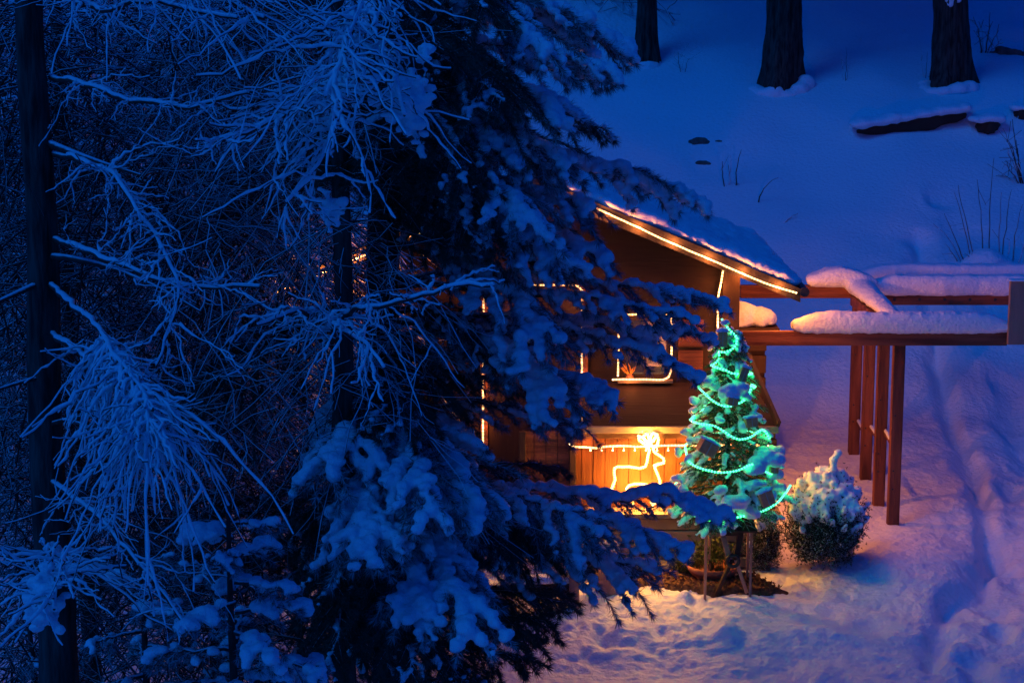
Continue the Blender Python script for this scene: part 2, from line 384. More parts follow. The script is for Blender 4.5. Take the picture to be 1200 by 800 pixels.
# front wall in boards around the window opening
wx0, wx1 = X(727, 400, YF), X(786, 400, YF); wz0, wz1 = Z(444, YF), Z(371, YF)
bm_ = MB(); bm_.prism(wallpoly(wl, wx0, -.3), YF, YF + .14); bm_.prism(wallpoly(wx1, wr, -.3), YF, YF + .14)
bm_.box(wx0, wx1, YF, YF + .14, -.3, wz0); bm_.prism(wallpoly(wx0, wx1, wz1), YF, YF + .14)
bm_.build('wall', M['wood_wall'], hut)
s_ = MB(); s_.prism([(wl, -.3), (wl + .12, -.3), (wl + .12, roofz(wl + .1) - .16), (wl, roofz(wl) - .16)], YF + .14, YF + 3.1)
s_.prism([(wr - .12, -.3), (wr, -.3), (wr, roofz(wr) - .16), (wr - .12, roofz(wr - .1) - .16)], YF + .14, YF + 3.1)
s_.prism(wallpoly(wl + .12, wr - .12, -.3), YF + 2.96, YF + 3.1); s_.build('side_wall', M['wood_wall'], hut)
cpst = MB().box(X(845, 400, YF), wr, YF - .09, YF - .002, .1, roofz(wr) - .1)
cpst.build('corner_post', M['wood_dark'], hut, bevel=.006)
# roof slabs, barge boards, gutter, snow
YB = YF + 3.4
for sgn, xe in ((1, ea[0]), (-1, el)):
    m_ = MB(); ze = roofz(xe)
    m_.prism([(ridge[0], ridge[2]), (ridge[0], ridge[2] - .12), (xe, ze - .12), (xe, ze)][::sgn], YR + .03, YB)
    m_.build('roof_slab', M['roof_felt'], hut)
    m_ = MB(); m_.prism([(ridge[0], ridge[2] + .03), (ridge[0], ridge[2] - .16), (xe, ze - .15), (xe, ze + .02)][::sgn], YR - .02, YR + .028)
    m_.build('barge_board', M['roof_felt'], hut)
    m_ = MB(); m_.tube([(xe + sgn * .05, YR - .03, ze - .02), (xe + sgn * .05, YB, ze - .02)], .06, 12); m_.build('gutter', M['metal'], hut, True)
    th = .15; C = []; Rr = []
    L = math.hypot(xe - ridge[0], ze - ridge[2]); rg = np.random.default_rng(11 + sgn)
    for t in np.arange(0, 1.001, .11 / L * 1.0):
        for yy in np.arange(YR + .20, YB - .1, .22):
            x = ridge[0] + (xe - ridge[0]) * t; h = th * (0.9 + .2 * rg.uniform()) * (1 if t < .96 else .8)
            C.append((x, yy, roofz(x) + h * .42)); Rr.append((.13, .2, h * .62))
    V, F = blobs_arr(C, np.array(Rr)); snow_part('roof_snow', V, F, hut, 'snow_rough', .045, 3, .05, 4.)
# window
wf = MB(); t_ = .05
for (a, b, c, d) in ((wx0, wx1, wz1 - t_, wz1), (wx0, wx1, wz0, wz0 + t_), (wx0, wx0 + t_, wz0 + t_, wz1 - t_), (wx1 - t_, wx1, wz0 + t_, wz1 - t_)):
    wf.box(a, b, YF + .03, YF + .09, c, d)
win = wf.build('window', M['wood_dark'], hut)
def sub(mb, name, m, parent, **k): return mb.build(name, m, parent, **k)
def sub_of(mb, name, m, parent, smooth=False):
    V = np.concatenate(mb.V); p = parent; off = np.zeros(3)
    while p is not None: off = off + np.array(p.matrix_basis.translation); p = p.parent
    return link(name, mesh_np(name, V - off, [np.concatenate(f) for f in mb.F.values() if f], m, smooth), parent)
sub_of(MB().box(wx0 + t_, wx1 - t_, YF + .06, YF + .068, wz0 + t_, wz1 - t_), 'pane', M['glass'], win)
sub_of(MB().box((wx0 + wx1) / 2 - .012, (wx0 + wx1) / 2 + .012, YF + .04, YF + .058, wz0 + t_, wz1 - t_), 'mullion', M['wood_dark'], win)
sub_of(MB().box(wx0 - .03, wx1 + .03, YF - .10, YF + .03, wz0 - .035, wz0 - .002), 'sill', M['wood_pale'], win)
sub_of(MB().box(wx0 + t_ + .25, wx1 - t_, YF + .052, YF + .058, wz0 + .16, wz1 - t_ - .02), 'curtain', M['curtain'], win)
# shutters right of the window
for (a, b, c, d) in ((795, 824, 374, 406), (795, 824, 410, 440)):
    MB().box(X(a, 400, YF), X(b, 400, YF), YF - .03, YF - .002, Z(d, YF), Z(c, YF)).build('shutter_panel', M['wood_red'], hut, bevel=.01)
# central door frame and door
dx0, dx1 = X(572, 400, YF), X(680, 400, YF); dz1 = Z(338, YF)
MB().box(dx0, dx1, YF - .04, YF - .002, .7, dz1).build('door', M['wood_dark'], hut, bevel=.01)
for a, b in ((dx0 - .1, dx0 - .002), (dx1 + .002, dx1 + .1)): MB().box(a, b, YF - .07, YF - .002, .7, dz1 + .1).build('door_post', M['wood_red'], hut, bevel=.008)
# porch roof under the window
pt0, pt1 = Z(448, YF), Z(500, YP - .15); px0, px1 = X(683, 500, YP - .15), X(912, 500, YP - .15); pu1 = X(882, 440, YF)
V = [(px0, YP - .15, pt1), (px1, YP - .15, pt1), (pu1, YF - .004, pt0), (px0, YF - .004, pt0)]
V = V + [(x, y, z - .05) for x, y, z in V]
m_ = MB(); m_.add(V, [(0, 1, 2, 3), (7, 6, 5, 4), (0, 4, 5, 1), (1, 5, 6, 2), (2, 6, 7, 3), (3, 7, 4, 0)]); m_.build('porch_roof', M['wood_wall'], hut)
MB().box(px0, px1, YP - .19, YP - .152, pt1 - .075, pt1 + .012).build('porch_fascia', M['wood_pale'], hut, bevel=.005)
MB().bar((px1 + .0, YP - .17, pt1 + .03), (X(876, 416, YF), YF - .03, Z(416, YF)), .05, .10).build('porch_barge_board', M['wood_dark'], hut, bevel=.005)
MB().box(px0, px1 - .02, YP - .06, YP, pt1 - .17, pt1 - .077).build('porch_header', M['wood_dark'], hut, bevel=.005)
# porch planks
pz0 = Z(594, YP); x = X(612, 540, YP); pend = X(908, 540, YP); k = 0
while x < pend - .02:
    wd = .148; x1 = min(x + wd, pend); top = pt1 - .172 if x > px0 else pt1 - .10
    m_ = MB(); m_.box(x + .004, x1 - .004, YP + (k % 3) * .004, YP + .03, pz0, top)
    m_.build('plank', M['wood_plank'] if x > px0 - .2 else M['wood_red'], hut); x = x1; k += 1
MB().box(X(612, 540, YP), pend, YP + .034, YP + .05, pz0, pt1 - .1).build('porch_backing', M['wood_dark'], hut)
for px in (612, 671, 905): MB().box(X(px, 540, YP) - .04, X(px, 540, YP) + .04, YP - .085, YP - .004, pz0 + .002, pt1 - .18 if px > 660 else pt1 - .08).build('porch_post', M['wood_dark'], hut, bevel=.005)
m_ = MB().box(X(600, 594, YP), X(912, 594, YP), YP - .32, YP + .06, pz0 - .06, pz0 - .002); m_.build('ledge', M['wood_pale'], hut, bevel=.006)
z = pz0 - .065
for k in range(5):
    h = .155; y0 = YP - .26 + .012 * (k % 2) - .03 * k; MB().box(X(655, 620, YP) + .03 * k, X(900, 620, YP), y0, YP + .05, z - h, z - .012).build('foundation_board', M['wood_pale'], hut, bevel=.012); z -= h
# plant on the window sill
q = P(738, 444, YF - .06); pl_ = thing('dried_plant', 'small orange dried plant standing on the lit window sill', 'plant', q)
V, F = blobs_arr([q + [0, 0, .03]], np.array([(.05, .03, .035)])); m_ = MB(); m_.add(V, F); m_.build('pot', M['terracotta'], pl_, True)
m_ = MB(); rg = np.random.default_rng(3)
for k in range(9):
    e = q + [rg.uniform(-.12, .1), rg.uniform(-.02, .02), rg.uniform(.1, .24)]; m_.tube(bez(q + [0, 0, .04], (q + e) / 2 + [rg.uniform(-.04, .04), 0, .04], e, 5), [.004, .009, .012, .008, .002], 4)
m_.build('leaves', M['leaf_orange'], pl_, True)

# rope lights on the hut
yo = YR - .05
def PP(lst, Y): return [P(a, b, Y) for a, b in lst]
gx = np.linspace(el + .05, ridge[0], 30)
left_g = [(x, yo, roofz(x) - .10) for x in gx]
right_g = PP([(696, 243), (728, 257), (765, 275), (800, 290), (835, 305), (868, 320), (900, 333), (922, 340), (933, 343)], yo)
rx = [(x, yo, roofz(x) - .10) for x in np.linspace(ridge[0] + .02, right_g[0][0] - .05, 6)]
rope('warm white rope light along the sloping gable edge of the hut roof', [[np.array(p) for p in left_g + rx] + right_g], 'rope_warm', 'bulb_warm', WARM, 9, .45)
rope('warm white rope light drooping from the eave tip down the hut corner behind the tree', [PP([(933, 343), (915, 341), (895, 334), (873, 325), (855, 316), (848, 315), (846, 325), (845, 332), (842, 345), (841, 360), (842, 400), (843, 440), (842, 470), (843, 494)], YF - .16) + PP([(843, 505), (843, 530), (843, 560)], YP - .2)], 'rope_warm', 'bulb_warm', WARM, 5, .45)
rope('warm white rope light hanging down the right side wall of the hut', [[(wr + .05, YF + 1.0, 2.3), (wr + .05, YF + 1.0, .5)]], 'rope_warm', 'bulb_warm', WARM, 26, .4, off=(.06, 0, 0))
rope('warm white rope light running back under the right eave beside the pergola', [[(ea[0] - .02, yo + .05, ea[2] - .12), (ea[0] - .02, YF + 3.0, ea[2] - .12)]], 'rope_warm', 'bulb_warm', WARM, 14, .4, off=(.03, 0, -.06))
rope('warm white rope light framing the small window of the hut', [PP([(725, 378), (725, 369), (745, 368.5), (770, 368.5), (786, 368.5), (787, 371), (787, 400), (787, 432), (785, 441), (779, 444.5), (750, 444.5), (718, 445)], YF - .13), PP([(725, 378), (725, 410), (724, 440)], YF - .13)], 'rope_warm', 'bulb_warm', WARM, 1.8, .4)
rope('warm white rope light hanging in an arch round the hut door behind the pine', [PP([(566, 520), (566, 470), (566, 400), (567, 345), (567, 334), (600, 333), (640, 334), (676, 334), (682, 340), (682, 400), (682, 450), (683, 500)], YF - .13)], 'rope_warm', 'bulb_warm', WARM, 2.2, .45)
rope('warm white rope light running level across the orange planks', [PP([(668, 520), (669, 523), (685, 523.5), (700, 525), (712, 523), (725, 522), (745, 523), (765, 522), (795, 521.5), (830, 522), (870, 521), (900, 522)], YP - .10)], 'rope_warm', 'bulb_warm', WARM, 6, .4)
# icicle bulbs below it
t = thing('icicle_lights', 'row of tiny bulbs on short wires hanging below the level rope light', 'fairy lights', P(690, 527, YP - .1))
for px in range(692, 800, 13):
    q = P(px, 524, YP - .095); e = P(px, 527.5, YP - .095)
    m_ = MB(); m_.tube([q, e], .003, 4); V, F = blobs_arr([e], np.array([.012])); m_.add(V, F); m_.build('bulb', M['bulb_warm'], t, True)
# reindeer
YD = YP - .2
DE = [[(735, 591), (728, 580), (716, 573), (721, 562), (720, 555), (720, 546), (727, 547.5), (735, 546.6), (745, 547.5), (751, 548.5), (757.5, 546), (759, 538), (760, 532), (762, 526), (757, 521), (750, 517), (746, 512), (748, 510), (753, 512), (757, 517), (764, 523), (762, 515), (762, 508), (766, 505.5), (770, 509), (772, 516), (771, 521), (764, 526), (768, 531), (775, 535), (780, 540), (777, 543.5), (767, 543.5), (766, 547), (770, 554), (773, 563), (774, 574), (779, 580), (782, 586), (777, 590), (771, 587), (768, 590), (763, 592), (763, 583), (765, 572), (757, 567), (745, 566), (733, 570), (738, 579), (742, 590)],
      [(752, 512), (758, 507), (761, 514)], [(757, 517), (765, 517), (770, 509)]]
dr = rope('glowing amber reindeer figure bent from rope light before the orange planks', [PP(p, YD) for p in DE], 'rope_deer', 'bulb_deer', (1, .40, .06), 18.0, .42, r=.016, bstep=.03, name='reindeer_light', cat='reindeer light', br=.017)
q0 = P(735, 588, YD); q1 = P(763, 588, YD)
for qa in (q0, q1): MB().tube([qa, [qa[0], qa[1], pz0 - .002]], .01, 6).build('support_rod', M['metal'], dr)

# ------------------------------------------------------------------ pergola
per = thing('pergola', 'red brown timber pergola frame with deep snow on its beams', 'pergola', (X(1003, 530, 28.5), 25.5, hz(4.5, 25.5)))
YN, YG = 25.5, 28.6
def beam(x0, x1, Yc, yt, yb, name='beam', m='wood_red', d=.10, lab=None):
    MB().box(X(x0, yt, Yc), X(x1, yt, Yc), Yc, Yc + d, Z(yb, Yc), Z(yt, Yc)).build(name, M[m], per, bevel=.008, label=lab)
beam(800, 1181, YN, 388.5, 405)
beam(868, 1001, YG - .05, 334.5, 349.5)
beam(1016, 1260, YG + .1, 344.5, 357.5)
beam(1016, 1260, YG + 1.15, 330, 342)
pzt = Z(389, YN)
for px, Yc in ((1003.5, 28.5), (1018.5, 27.45), (1035, 26.45), (1053, 25.66)):
    x = X(px, 450, Yc); gz = hz(x, Yc)
    MB().box(x - .078, x + .078, Yc, Yc + .12, gz - .3, Z(405, YN) + .02 if Yc < 26 else pzt - .16).build('post', M['wood_post'], per, bevel=.012)
    for zz in (.5, .75, 1.5): 
        m_ = MB(); m_.tube([(x - .03, Yc - .006, gz + zz), (x - .03, Yc + .002, gz + zz)], .012, 8); m_.build('bolt', M['metal'], per, True)
m_ = MB().bar((X(1002, 342, 28.5), 28.54, pzt - .075), (X(1052, 392, YN), YN + .104, pzt - .075), .12, .15); m_.build('side_beam', M['wood_red'], per, bevel=.008)
for px in np.arange(1048, 1190, 29.5):
    q = P(px, 351, YG + .1); m_ = MB(); m_.tube([q + [0, -.008, 0], q + [0, .002, 0]], .022, 8); m_.build('bolt', M['metal'], per, True)
for a, b in (((1006, 496, 28.5), (1013, 508, 27.5)), ((1021, 503, 27.45), (1029, 514, 26.5)), ((1038, 508, 26.45), (1047, 524, 25.75))):
    q0, q1 = P(*a), P(*b); MB().bar(q0, q1, .03, .05).build('brace', M['wood_post'], per)
    C = resample([q0 + [0, 0, .04], q1 + [0, 0, .04]], .04); V, F = blobs_arr(C, np.full(len(C), .032)); snow_part('brace_snow', V, F, per, 'snow_fluffy', .02, 1)
m_ = MB().box(X(1181, 400, 25.4), X(1260, 400, 25.4), 25.40, 25.47, Z(404, 25.4), Z(329, 25.4)); m_.build('end_panel', M['wood_grey'], per, bevel=.01)
V, F = slab_snow(X(1181, 400, 25.4), X(1260, 400, 25.4), 25.38, 25.49, Z(330, 25.4), Z(326.5, 25.4), seed=4, step=.06); snow_part('snow_cap', V, F, per, 'snow_rough', .02, 2)
def cap(x0, x1, Yc, yt, yb, d0, d1, seed, rag=.3):
    V, F = slab_snow(X(x0, yb, Yc), X(x1, yb, Yc), Yc + d0, Yc + d1, Z(yb, Yc) - .012, Z(yt, Yc), rag=rag, seed=seed)
    return V, F
V, F = cap(938, 1179, YN, 364, 388.5, -.05, .2, 1); snow_part('snow_cap', V, F, per, 'snow_rough', .025, 4, .012, 12.)
V, F = cap(1022, 1265, YG + .1, 321, 344.5, -.06, .26, 2, .2); snow_part('snow_cap', V, F, per, 'snow_rough', .03, 4, .012, 9.)
V, F = cap(1010, 1265, YG + 1.15, 309, 330, -.06, .3, 3, .2); snow_part('snow_cap', V, F, per, 'snow_rough', .035, 4, .012, 9.)
V, F = cap(953, 1016, YG - .05, 311, 334.5, -.1, .3, 5, .2)
C = []; Rr = []
for t in np.linspace(0, 1, 26):
    Yc = 28.7 - t * 2.75; q = np.array([X(1003, 450, 28.5) + (X(1053, 450, 25.66) - X(1003, 450, 28.5)) * t, Yc, pzt + .05 - .0 * t])
    rr = .23 - .12 * t; C.append(q + [.02, 0, rr * .30]); Rr.append((rr, .16, rr * .62))
V2, F2 = blobs_arr(C, np.array(Rr)); V = np.vstack([V, V2]); F = np.vstack([F, F2 + len(V) - len(V2)])
snow_part('snow_cap', V, F, per, 'snow_rough', .03, 4, .015, 8.)

# ------------------------------------------------------------------ woodpile behind hut
wy = 27.4; x0, x1 = X(868, 385, wy), X(898, 385, wy)
wp = thing('woodpile', 'snow capped dark wood stack behind the hut corner', 'woodpile', ((x0 + x1) / 2, wy, .3))
zt = Z(384, wy); 
MB().box(x0 - .8, x1, wy + .08, wy + .8, .1, zt - .06).build('timber_box', M['wood_dark'], wp)
for k in range(7):
    zz = .4 + (zt - .6) * k / 6; MB().box(x0 - .8, x1 + .01, wy, wy + .075, zz - .13, zz + .12).build('board', M['wood_dark'], wp, bevel=.01)
MB().box(x0 - .9, x1 + .18, wy - .06, wy + .9, zt - .05, zt).build('lid', M['wood_dark'], wp, bevel=.01)
V, F = blobs_arr([(x0 + .02, wy + .3, zt + .12), (x0 - .25, wy + .35, zt + .12), (x0 + .28, wy + .3, zt + .10), (x1 + .06, wy + .3, zt + .05)], np.array([(.3, .34, .2), (.35, .34, .2), (.25, .34, .14), (.13, .3, .06)]), ICO2)
snow_part('snow_cap', V, F, wp, 'snow_rough', .03, 2, .03, 9.)

# ------------------------------------------------------------------ christmas tree on its table
YT = 23.1
xt = X(853, 500, YT); zt0 = Z(612, YT); ztop = Z(374, YT); Ht = ztop - zt0
gx_ = hz(xt, YT)
tab = thing('plant_table', 'thin legged small table carrying the green lit christmas tree', 'table', (xt, YT, gx_))
MB().box(X(822, 612, YT), X(884, 612, YT), YT - .3, YT + .3, zt0 - .04, zt0 - .012).build('tabletop', M['wood_dark'], tab, bevel=.006)
for px, yy in ((827, -.27), (880, -.25), (831, .26), (876, .26)):
    x = X(px, 650, YT + yy); MB().bar((x, YT + yy, hz(x, YT + yy) - .05), (x, YT + yy, zt0 - .042), .03, .03).build('leg', M['wood_grey'], tab)
ct = thing('christmas_tree', 'small snowy fir tree wound with green rope light beside the hut', 'christmas tree', (xt, YT, zt0))
V, F = blobs_arr([(xt, YT, zt0 + .09)], np.array([(.2, .2, .1)]), ICO2)
m_ = MB(); m_.tube([(xt, YT, zt0 - .01), (xt, YT, zt0 + .06), (xt, YT, zt0 + .2)], [.15, .18, .2], 16); m_.build('pot', M['terracotta'], ct, True)
m_ = MB(); m_.tube([(xt, YT, zt0 + .1), (xt, YT, zt0 + Ht * .5), (xt, YT, ztop - .05)], [.05, .03, .008], 8); m_.build('trunk', M['bark'], ct, True)
rg = np.random.default_rng(21)
def trad(t): return (.80 * (1 - t) ** .85 + .03) * (1 - .25 * max(0, .1 - t) / .1)
ND = MB(); BR = MB(); C = []; Rr = []
nb = 190
for k in range(nb):
    t = (k + rg.uniform()) / nb; t = t ** 1.15 * .96; a = k * 2.39996 + rg.normal() * .2; L = trad(t) * rg.uniform(.82, 1.1)
    o = np.array([xt, YT, zt0 + .08 + (Ht - .1) * t]); d = np.array([math.cos(a), math.sin(a), .0])
    e = o + d * L + [0, 0, -.16 * L - .02]; pts = bez(o, o + d * L * .6 + [0, 0, .10 * L], e, 7); BR.tube(pts, np.linspace(.009, .003, 7), 4)
    q = resample(pts, .025); q = q[len(q) // 6:]; dr_ = np.gradient(q, axis=0); dr_ /= np.linalg.norm(dr_, axis=1)[:, None]
    side = np.cross(d, [0, 0, 1.])
    allp = [(q, dr_)]
    for f in np.linspace(.25, .92, max(3, int(L / .09))):
        i = int(f * (len(pts) - 1)); 
        for s in (-1, 1):
            ll = (.10 + .26 * L * (1 - f)) * rg.uniform(.8, 1.2); dd = d * .7 + side * s * .8 + [0, 0, -.1]; dd /= np.linalg.norm(dd)
            pp = pts[i] + dd * np.linspace(0, ll, 6)[:, None] + np.array([0, 0, -1]) * (np.linspace(0, 1, 6) ** 2 * ll * .25)[:, None]
            BR.tube(pp, .003, 3, False); qq = resample(pp, .025); allp.append((qq, np.repeat(dd[None], len(qq), 0)))
            if rg.uniform() < .14:
                for z_ in qq[len(qq) // 2::2]:
                    r0 = rg.uniform(.018, .034); C.append(z_ + [0, 0, r0 * .45]); Rr.append((r0 * 1.1, r0 * 1.1, r0 * .85))
    for a_, b_ in allp: needles(ND, a_, b_, 14, .034, .0050, .55, rg)
    if rg.uniform() < (.9 if math.cos(a) < -.55 else .5):
        for z_ in q[len(q) * 2 // 3:]:
            r0 = rg.uniform(.028, .048); C.append(z_ + [0, 0, r0 * .5]); Rr.append((r0, r0, r0 * .85))
# large pads of snow seen on the front
for px, py, a, b in ((860, 458, 20, 13), (850, 462, 10, 8), (872, 466, 9, 8), (829, 447, 12, 7), (846, 378, 7, 4), (836, 389, 7, 5), (897, 535, 21, 14), (885, 548, 16, 9), (905, 550, 13, 12), (908, 528, 12, 10), (862, 588, 20, 10), (848, 598, 12, 8), (878, 600, 16, 9), (845, 575, 9, 8), (815, 515, 11, 5), (830, 503, 8, 5), (843, 492, 8, 5), (806, 480, 8, 5), (795, 560, 9, 7), (800, 575, 9, 8), (808, 540, 7, 10), (793, 530, 6, 9), (800, 468, 9, 5), (873, 500, 10, 8), (886, 485, 9, 7), (887, 566, 13, 7), (913, 570, 10, 8), (905, 582, 8, 8), (861, 640 - 25, 5, 6), (800, 506, 7, 6), (868, 430, 8, 5), (885, 476, 7, 5)):
    t = (612 - py) / (612 - 374); rr = trad(max(0, min(1, t))); dxw = X(px, py, YT) - xt; px = px - max(0, abs(dxw) - rr * .97) / abs(dxw + 1e-9) * (px - 853); yy = YT - math.sqrt(max(.02, (rr * 1.02) ** 2 - min(dxw, rr) ** 2)) * .9
    q = P(px, py, yy); s = yy / FPX * 1.02
    for _ in range(9 if a > 11 else 5):
        f = rg.uniform(.4, .66); C.append(q + rg.uniform(-1, 1, 3) * np.array([a * s * .55, a * s * .4, b * s * .45])); Rr.append((a * s * f, a * s * f, b * s * f * 1.1))
BR.build('branches', M['bark'], ct, kind='stuff'); ND.build('needles', M['fir'], ct, kind='stuff')
V, F = blobs_arr(C, np.array(Rr)); snow_part('snow_pads', V, F, ct, 'snow_fluffy', .016, 2, .008, 20., kind='stuff')
# the green rope: front swags with the runs behind the tree
SW = [[(846, 374), (852, 383), (858, 389), (864, 396), (863, 404), (857, 410), (848, 412.5), (842, 411)],
      [(833, 428), (842, 431), (850, 433), (857, 437), (864, 438)], [(817, 453), (823, 458), (831, 466), (838, 471), (846, 476), (856, 476), (866, 473), (875, 466), (880, 457), (880, 450)],
      [(808, 492), (818, 496), (828, 497), (838, 499), (847, 504), (856, 511), (866, 515), (877, 514), (885, 508), (891, 503), (897, 504), (901, 514)],
      [(806, 540), (815, 546), (828, 551), (842, 554), (856, 553), (868, 550), (880, 543), (892, 549), (900, 554), (912, 556)],
      [(797, 593), (806, 600), (818, 606), (832, 610), (847, 609), (862, 606), (878, 603), (890, 600), (900, 596), (912, 588), (920, 578), (926, 569)]]
path = []
def onfront(px, py, f=1.06):
    t = max(0, min(1, (612 - py) / 238)); dxw = X(px, py, YT) - xt; rr = trad(t) * f; return P(px, py, YT - math.sqrt(max(.004, rr ** 2 - min(abs(dxw), rr) ** 2)))
for i, s in enumerate(SW):
    pts = [onfront(*p) for p in s]
    if i % 2 == 1 or i == 0: pass
    path += pts if i % 2 == 0 else pts
    if i + 1 < len(SW):
        a = path[-1]; b = onfront(*SW[i + 1][0]); rr = (trad((612 - s[-1][1]) / 238)) * .95
        a0 = math.atan2(a[1] - YT, a[0] - xt); b0 = math.atan2(b[1] - YT, b[0] - xt)
        if i == 0: a0 = a0 % (2 * math.pi); b0 = b0 % (2 * math.pi); span = b0 - a0
        else:
            a0 = a0 % (2 * math.pi); b0 = b0 % (2 * math.pi)
            if a0 > 1.5 * math.pi: a0 -= 2 * math.pi
            span = b0 - a0
        for f in np.linspace(.12, .88, 9): an = a0 + span * f; path.append(np.array([xt + rr * math.cos(an), YT + rr * math.sin(an), a[2] + (b[2] - a[2]) * f]))
rope('green rope light wound in swags round the christmas tree', [path], 'rope_green', 'bulb_green', (0, 1, .14), .26, .12, bstep=.036, r=.010, br=.0145, off=(0, -.012, -.012))
# ornaments
ORN = [((846, 397), (7, 11), 0, 'small upright gift box ornament under a snow cap near the tree top'), ((871, 438), (6, 10), .35, 'upright dark box ornament at the right of the upper tree'),
       ((858, 470), (8, 6), .2, 'dark box ornament under the big dome of snow on the tree'), ((880, 494), (9, 7), -.1, 'dark gift ornament right of centre on the tree'),
       ((829, 524), (13, 10), .5, 'large tilted gift box ornament with ribbon at the left of the tree'), ((907, 549), (6, 6), .05, 'reddish cube ornament at the right edge of the tree'),
       ((898, 583), (10, 11), -.35, 'tilted brown box ornament at the lower right of the tree')]
for (px, py), (a, b), rot, lab in ORN:
    t = (612 - py) / 238; dxw = X(px, py, YT) - xt; rr = trad(t) * 1.12; yy = YT - math.sqrt(max(.03, rr ** 2 - min(abs(dxw), rr) ** 2))
    q = P(px, py, yy); s = yy / FPX; o = thing('gift_ornament', lab, 'ornament', q, 'box ornaments on the christmas tree'); o.rotation_euler = (0, rot, .15)
    w_, h_ = a * s * .82, b * s * .82; d = w_ * .8
    m_ = MB(); m_.box(-w_, w_, -d, d, -h_, h_); ob = link('box', mesh_np('box', np.concatenate(m_.V), [np.concatenate(m_.F[4])], M['ornament'], False), o)
    bv = ob.modifiers.new('b', 'BEVEL'); bv.width = .006; bv.segments = 2
    m_ = MB(); m_.box(-w_ * .06, w_ * .06, -d - .004, d + .004, -h_ - .004, h_ + .004); link('ribbon', mesh_np('ribbon', np.concatenate(m_.V), [np.concatenate(m_.F[4])], M['ribbon'], False), o)
    V, F = blobs_arr([(0, 0, h_ * 1.15), (-w_ * .5, 0, h_ * 1.05), (w_ * .5, 0, h_ * 1.05)], np.array([(w_ * .9, d, h_ * .35)] * 3), ICO2)
    me = melt(V, F, .012, 2, .004, 20.); me.materials.clear(); me.materials.append(M['snow_fluffy']); me.shade_smooth(); link('snow_cap', me, o)

# wooden A-frame under the table, planter, bush, litter
af = thing('trestle', 'weathered wooden trestle standing under the christmas tree table', 'trestle', (xt, YT - .15, gx_))
for i, (a, b, m) in enumerate((((846, 622), (856, 660), 'wood_pale'), ((868, 622), (862, 660), 'wood_dark'), ((858, 655), (839, 697), 'wood_dark'), ((862, 655), (875, 694), 'wood_grey'))):
    MB().bar(P(*a, YT - .12 - .02 * i), P(*b, YT - .16 - .02 * (i % 2)), .07, .045).build('leg', M[m], af, bevel=.006)
m_ = MB(); c = P(859, 657, YT - .22); m_.tube([c + .07 * np.array([math.cos(a), 0, math.sin(a)]) for a in np.linspace(0, 2 * math.pi, 17)], .022, 6, False); m_.build('ring', M['metal'], af, True)
MB().bar(P(845, 624, YT - .15), P(870, 624, YT - .15), .05, .06).build('crosspiece', M['wood_dark'], af)
def lathe(prof, c, n=20):
    V = []; F = []
    for r, z in prof:
        for k in range(n): a = 2 * math.pi * k / n; V.append((c[0] + r * math.cos(a), c[1] + r * math.sin(a), c[2] + z))
    for i in range(len(prof) - 1):
        for k in range(n): F.append((i * n + k, i * n + (k + 1) % n, (i + 1) * n + (k + 1) % n, (i + 1) * n + k))
    return V, F
c = P(835, 680, 23.55); c[2] = hz(c[0], c[1]) + .01
pot = thing('planter_bowl', 'wide terracotta planter bowl with wilted plants behind the trestle', 'planter', c)
V, F = lathe([(.001, 0), (.2, 0), (.3, .12), (.34, .2), (.31, .2), (.27, .15), (.001, .14)], c); m_ = MB(); m_.add(V, F); m_.build('bowl', M['terracotta'], pot, True)
m_ = MB(); rg = np.random.default_rng(8)
for k in range(80):
    a = rg.uniform(0, 6.28); r0 = rg.uniform(0, .25); s = c + [r0 * math.cos(a), r0 * math.sin(a), .14]; e = s + [rg.normal() * .12, rg.normal() * .1, rg.uniform(.1, .4)]
    q = bez(s, s + [0, 0, .2], e, 5); m_.tube(q, .004, 3, False); needles(m_, q[2:], np.repeat([[0, 0, .4]], 3, 0), 4, .05, .03, 1.0, rg)
m_.build('wilted_leaves', M['green_leaf'], pot, kind='stuff')
# bare soil
xs_ = np.linspace(-1.55, 1.0, 60); ys_ = np.linspace(-.55, .95, 40); A, B = np.meshgrid(xs_, ys_); cx, cy = xt - .2, YT + .15
zz = H((A + cx).ravel(), (B + cy).ravel(), False) ; edge = ((A / 1.15 + .12) ** 2 + ((B + .25 * A - .1) / .38) ** 2).ravel() + noise2(A.ravel() * 1., B.ravel(), 3.5) * .45
soilz = zz + .075 - .13 * sstep(.7, 1.25, edge) + noise2(A.ravel(), B.ravel(), 14.) * .02
nX, nY = len(xs_), len(ys_); I = np.arange(nY - 1)[:, None] * nX + np.arange(nX - 1)[None]
so_ = link('bare_soil', mesh_np('bare_soil', np.stack([(A + cx).ravel(), (B + cy).ravel(), soilz], -1), [np.stack([I, I + 1, I + nX + 1, I + nX], -1).reshape(-1, 4)], M['soil'])); so_['kind'] = 'structure'
rg = np.random.default_rng(9); m_ = MB(); k = np.where(edge < 1.0)[0]; sel = rg.choice(k, 1500)
pts = np.stack([(A + cx).ravel()[sel] + rg.normal(size=1500) * .03, (B + cy).ravel()[sel] + rg.normal(size=1500) * .03, soilz[sel] + .01], -1)
d1 = rg.normal(size=pts.shape) * [1, 1, .5]; d1 /= np.linalg.norm(d1, axis=1)[:, None]; d2 = np.cross(d1, rg.normal(size=pts.shape)); d2 /= np.linalg.norm(d2, axis=1)[:, None]
V = np.stack([pts - d1 * .03, pts + d2 * .016, pts + d1 * .03, pts - d2 * .016], 1).reshape(-1, 3); m_.add(V, np.arange(len(V)).reshape(-1, 4))
lt = m_.build('leaf_litter', M['litter'], None, kind='stuff', base=(cx, cy, 0)); tag(lt, 'brown leaf litter scattered on the bare soil under the tree', 'leaf litter')
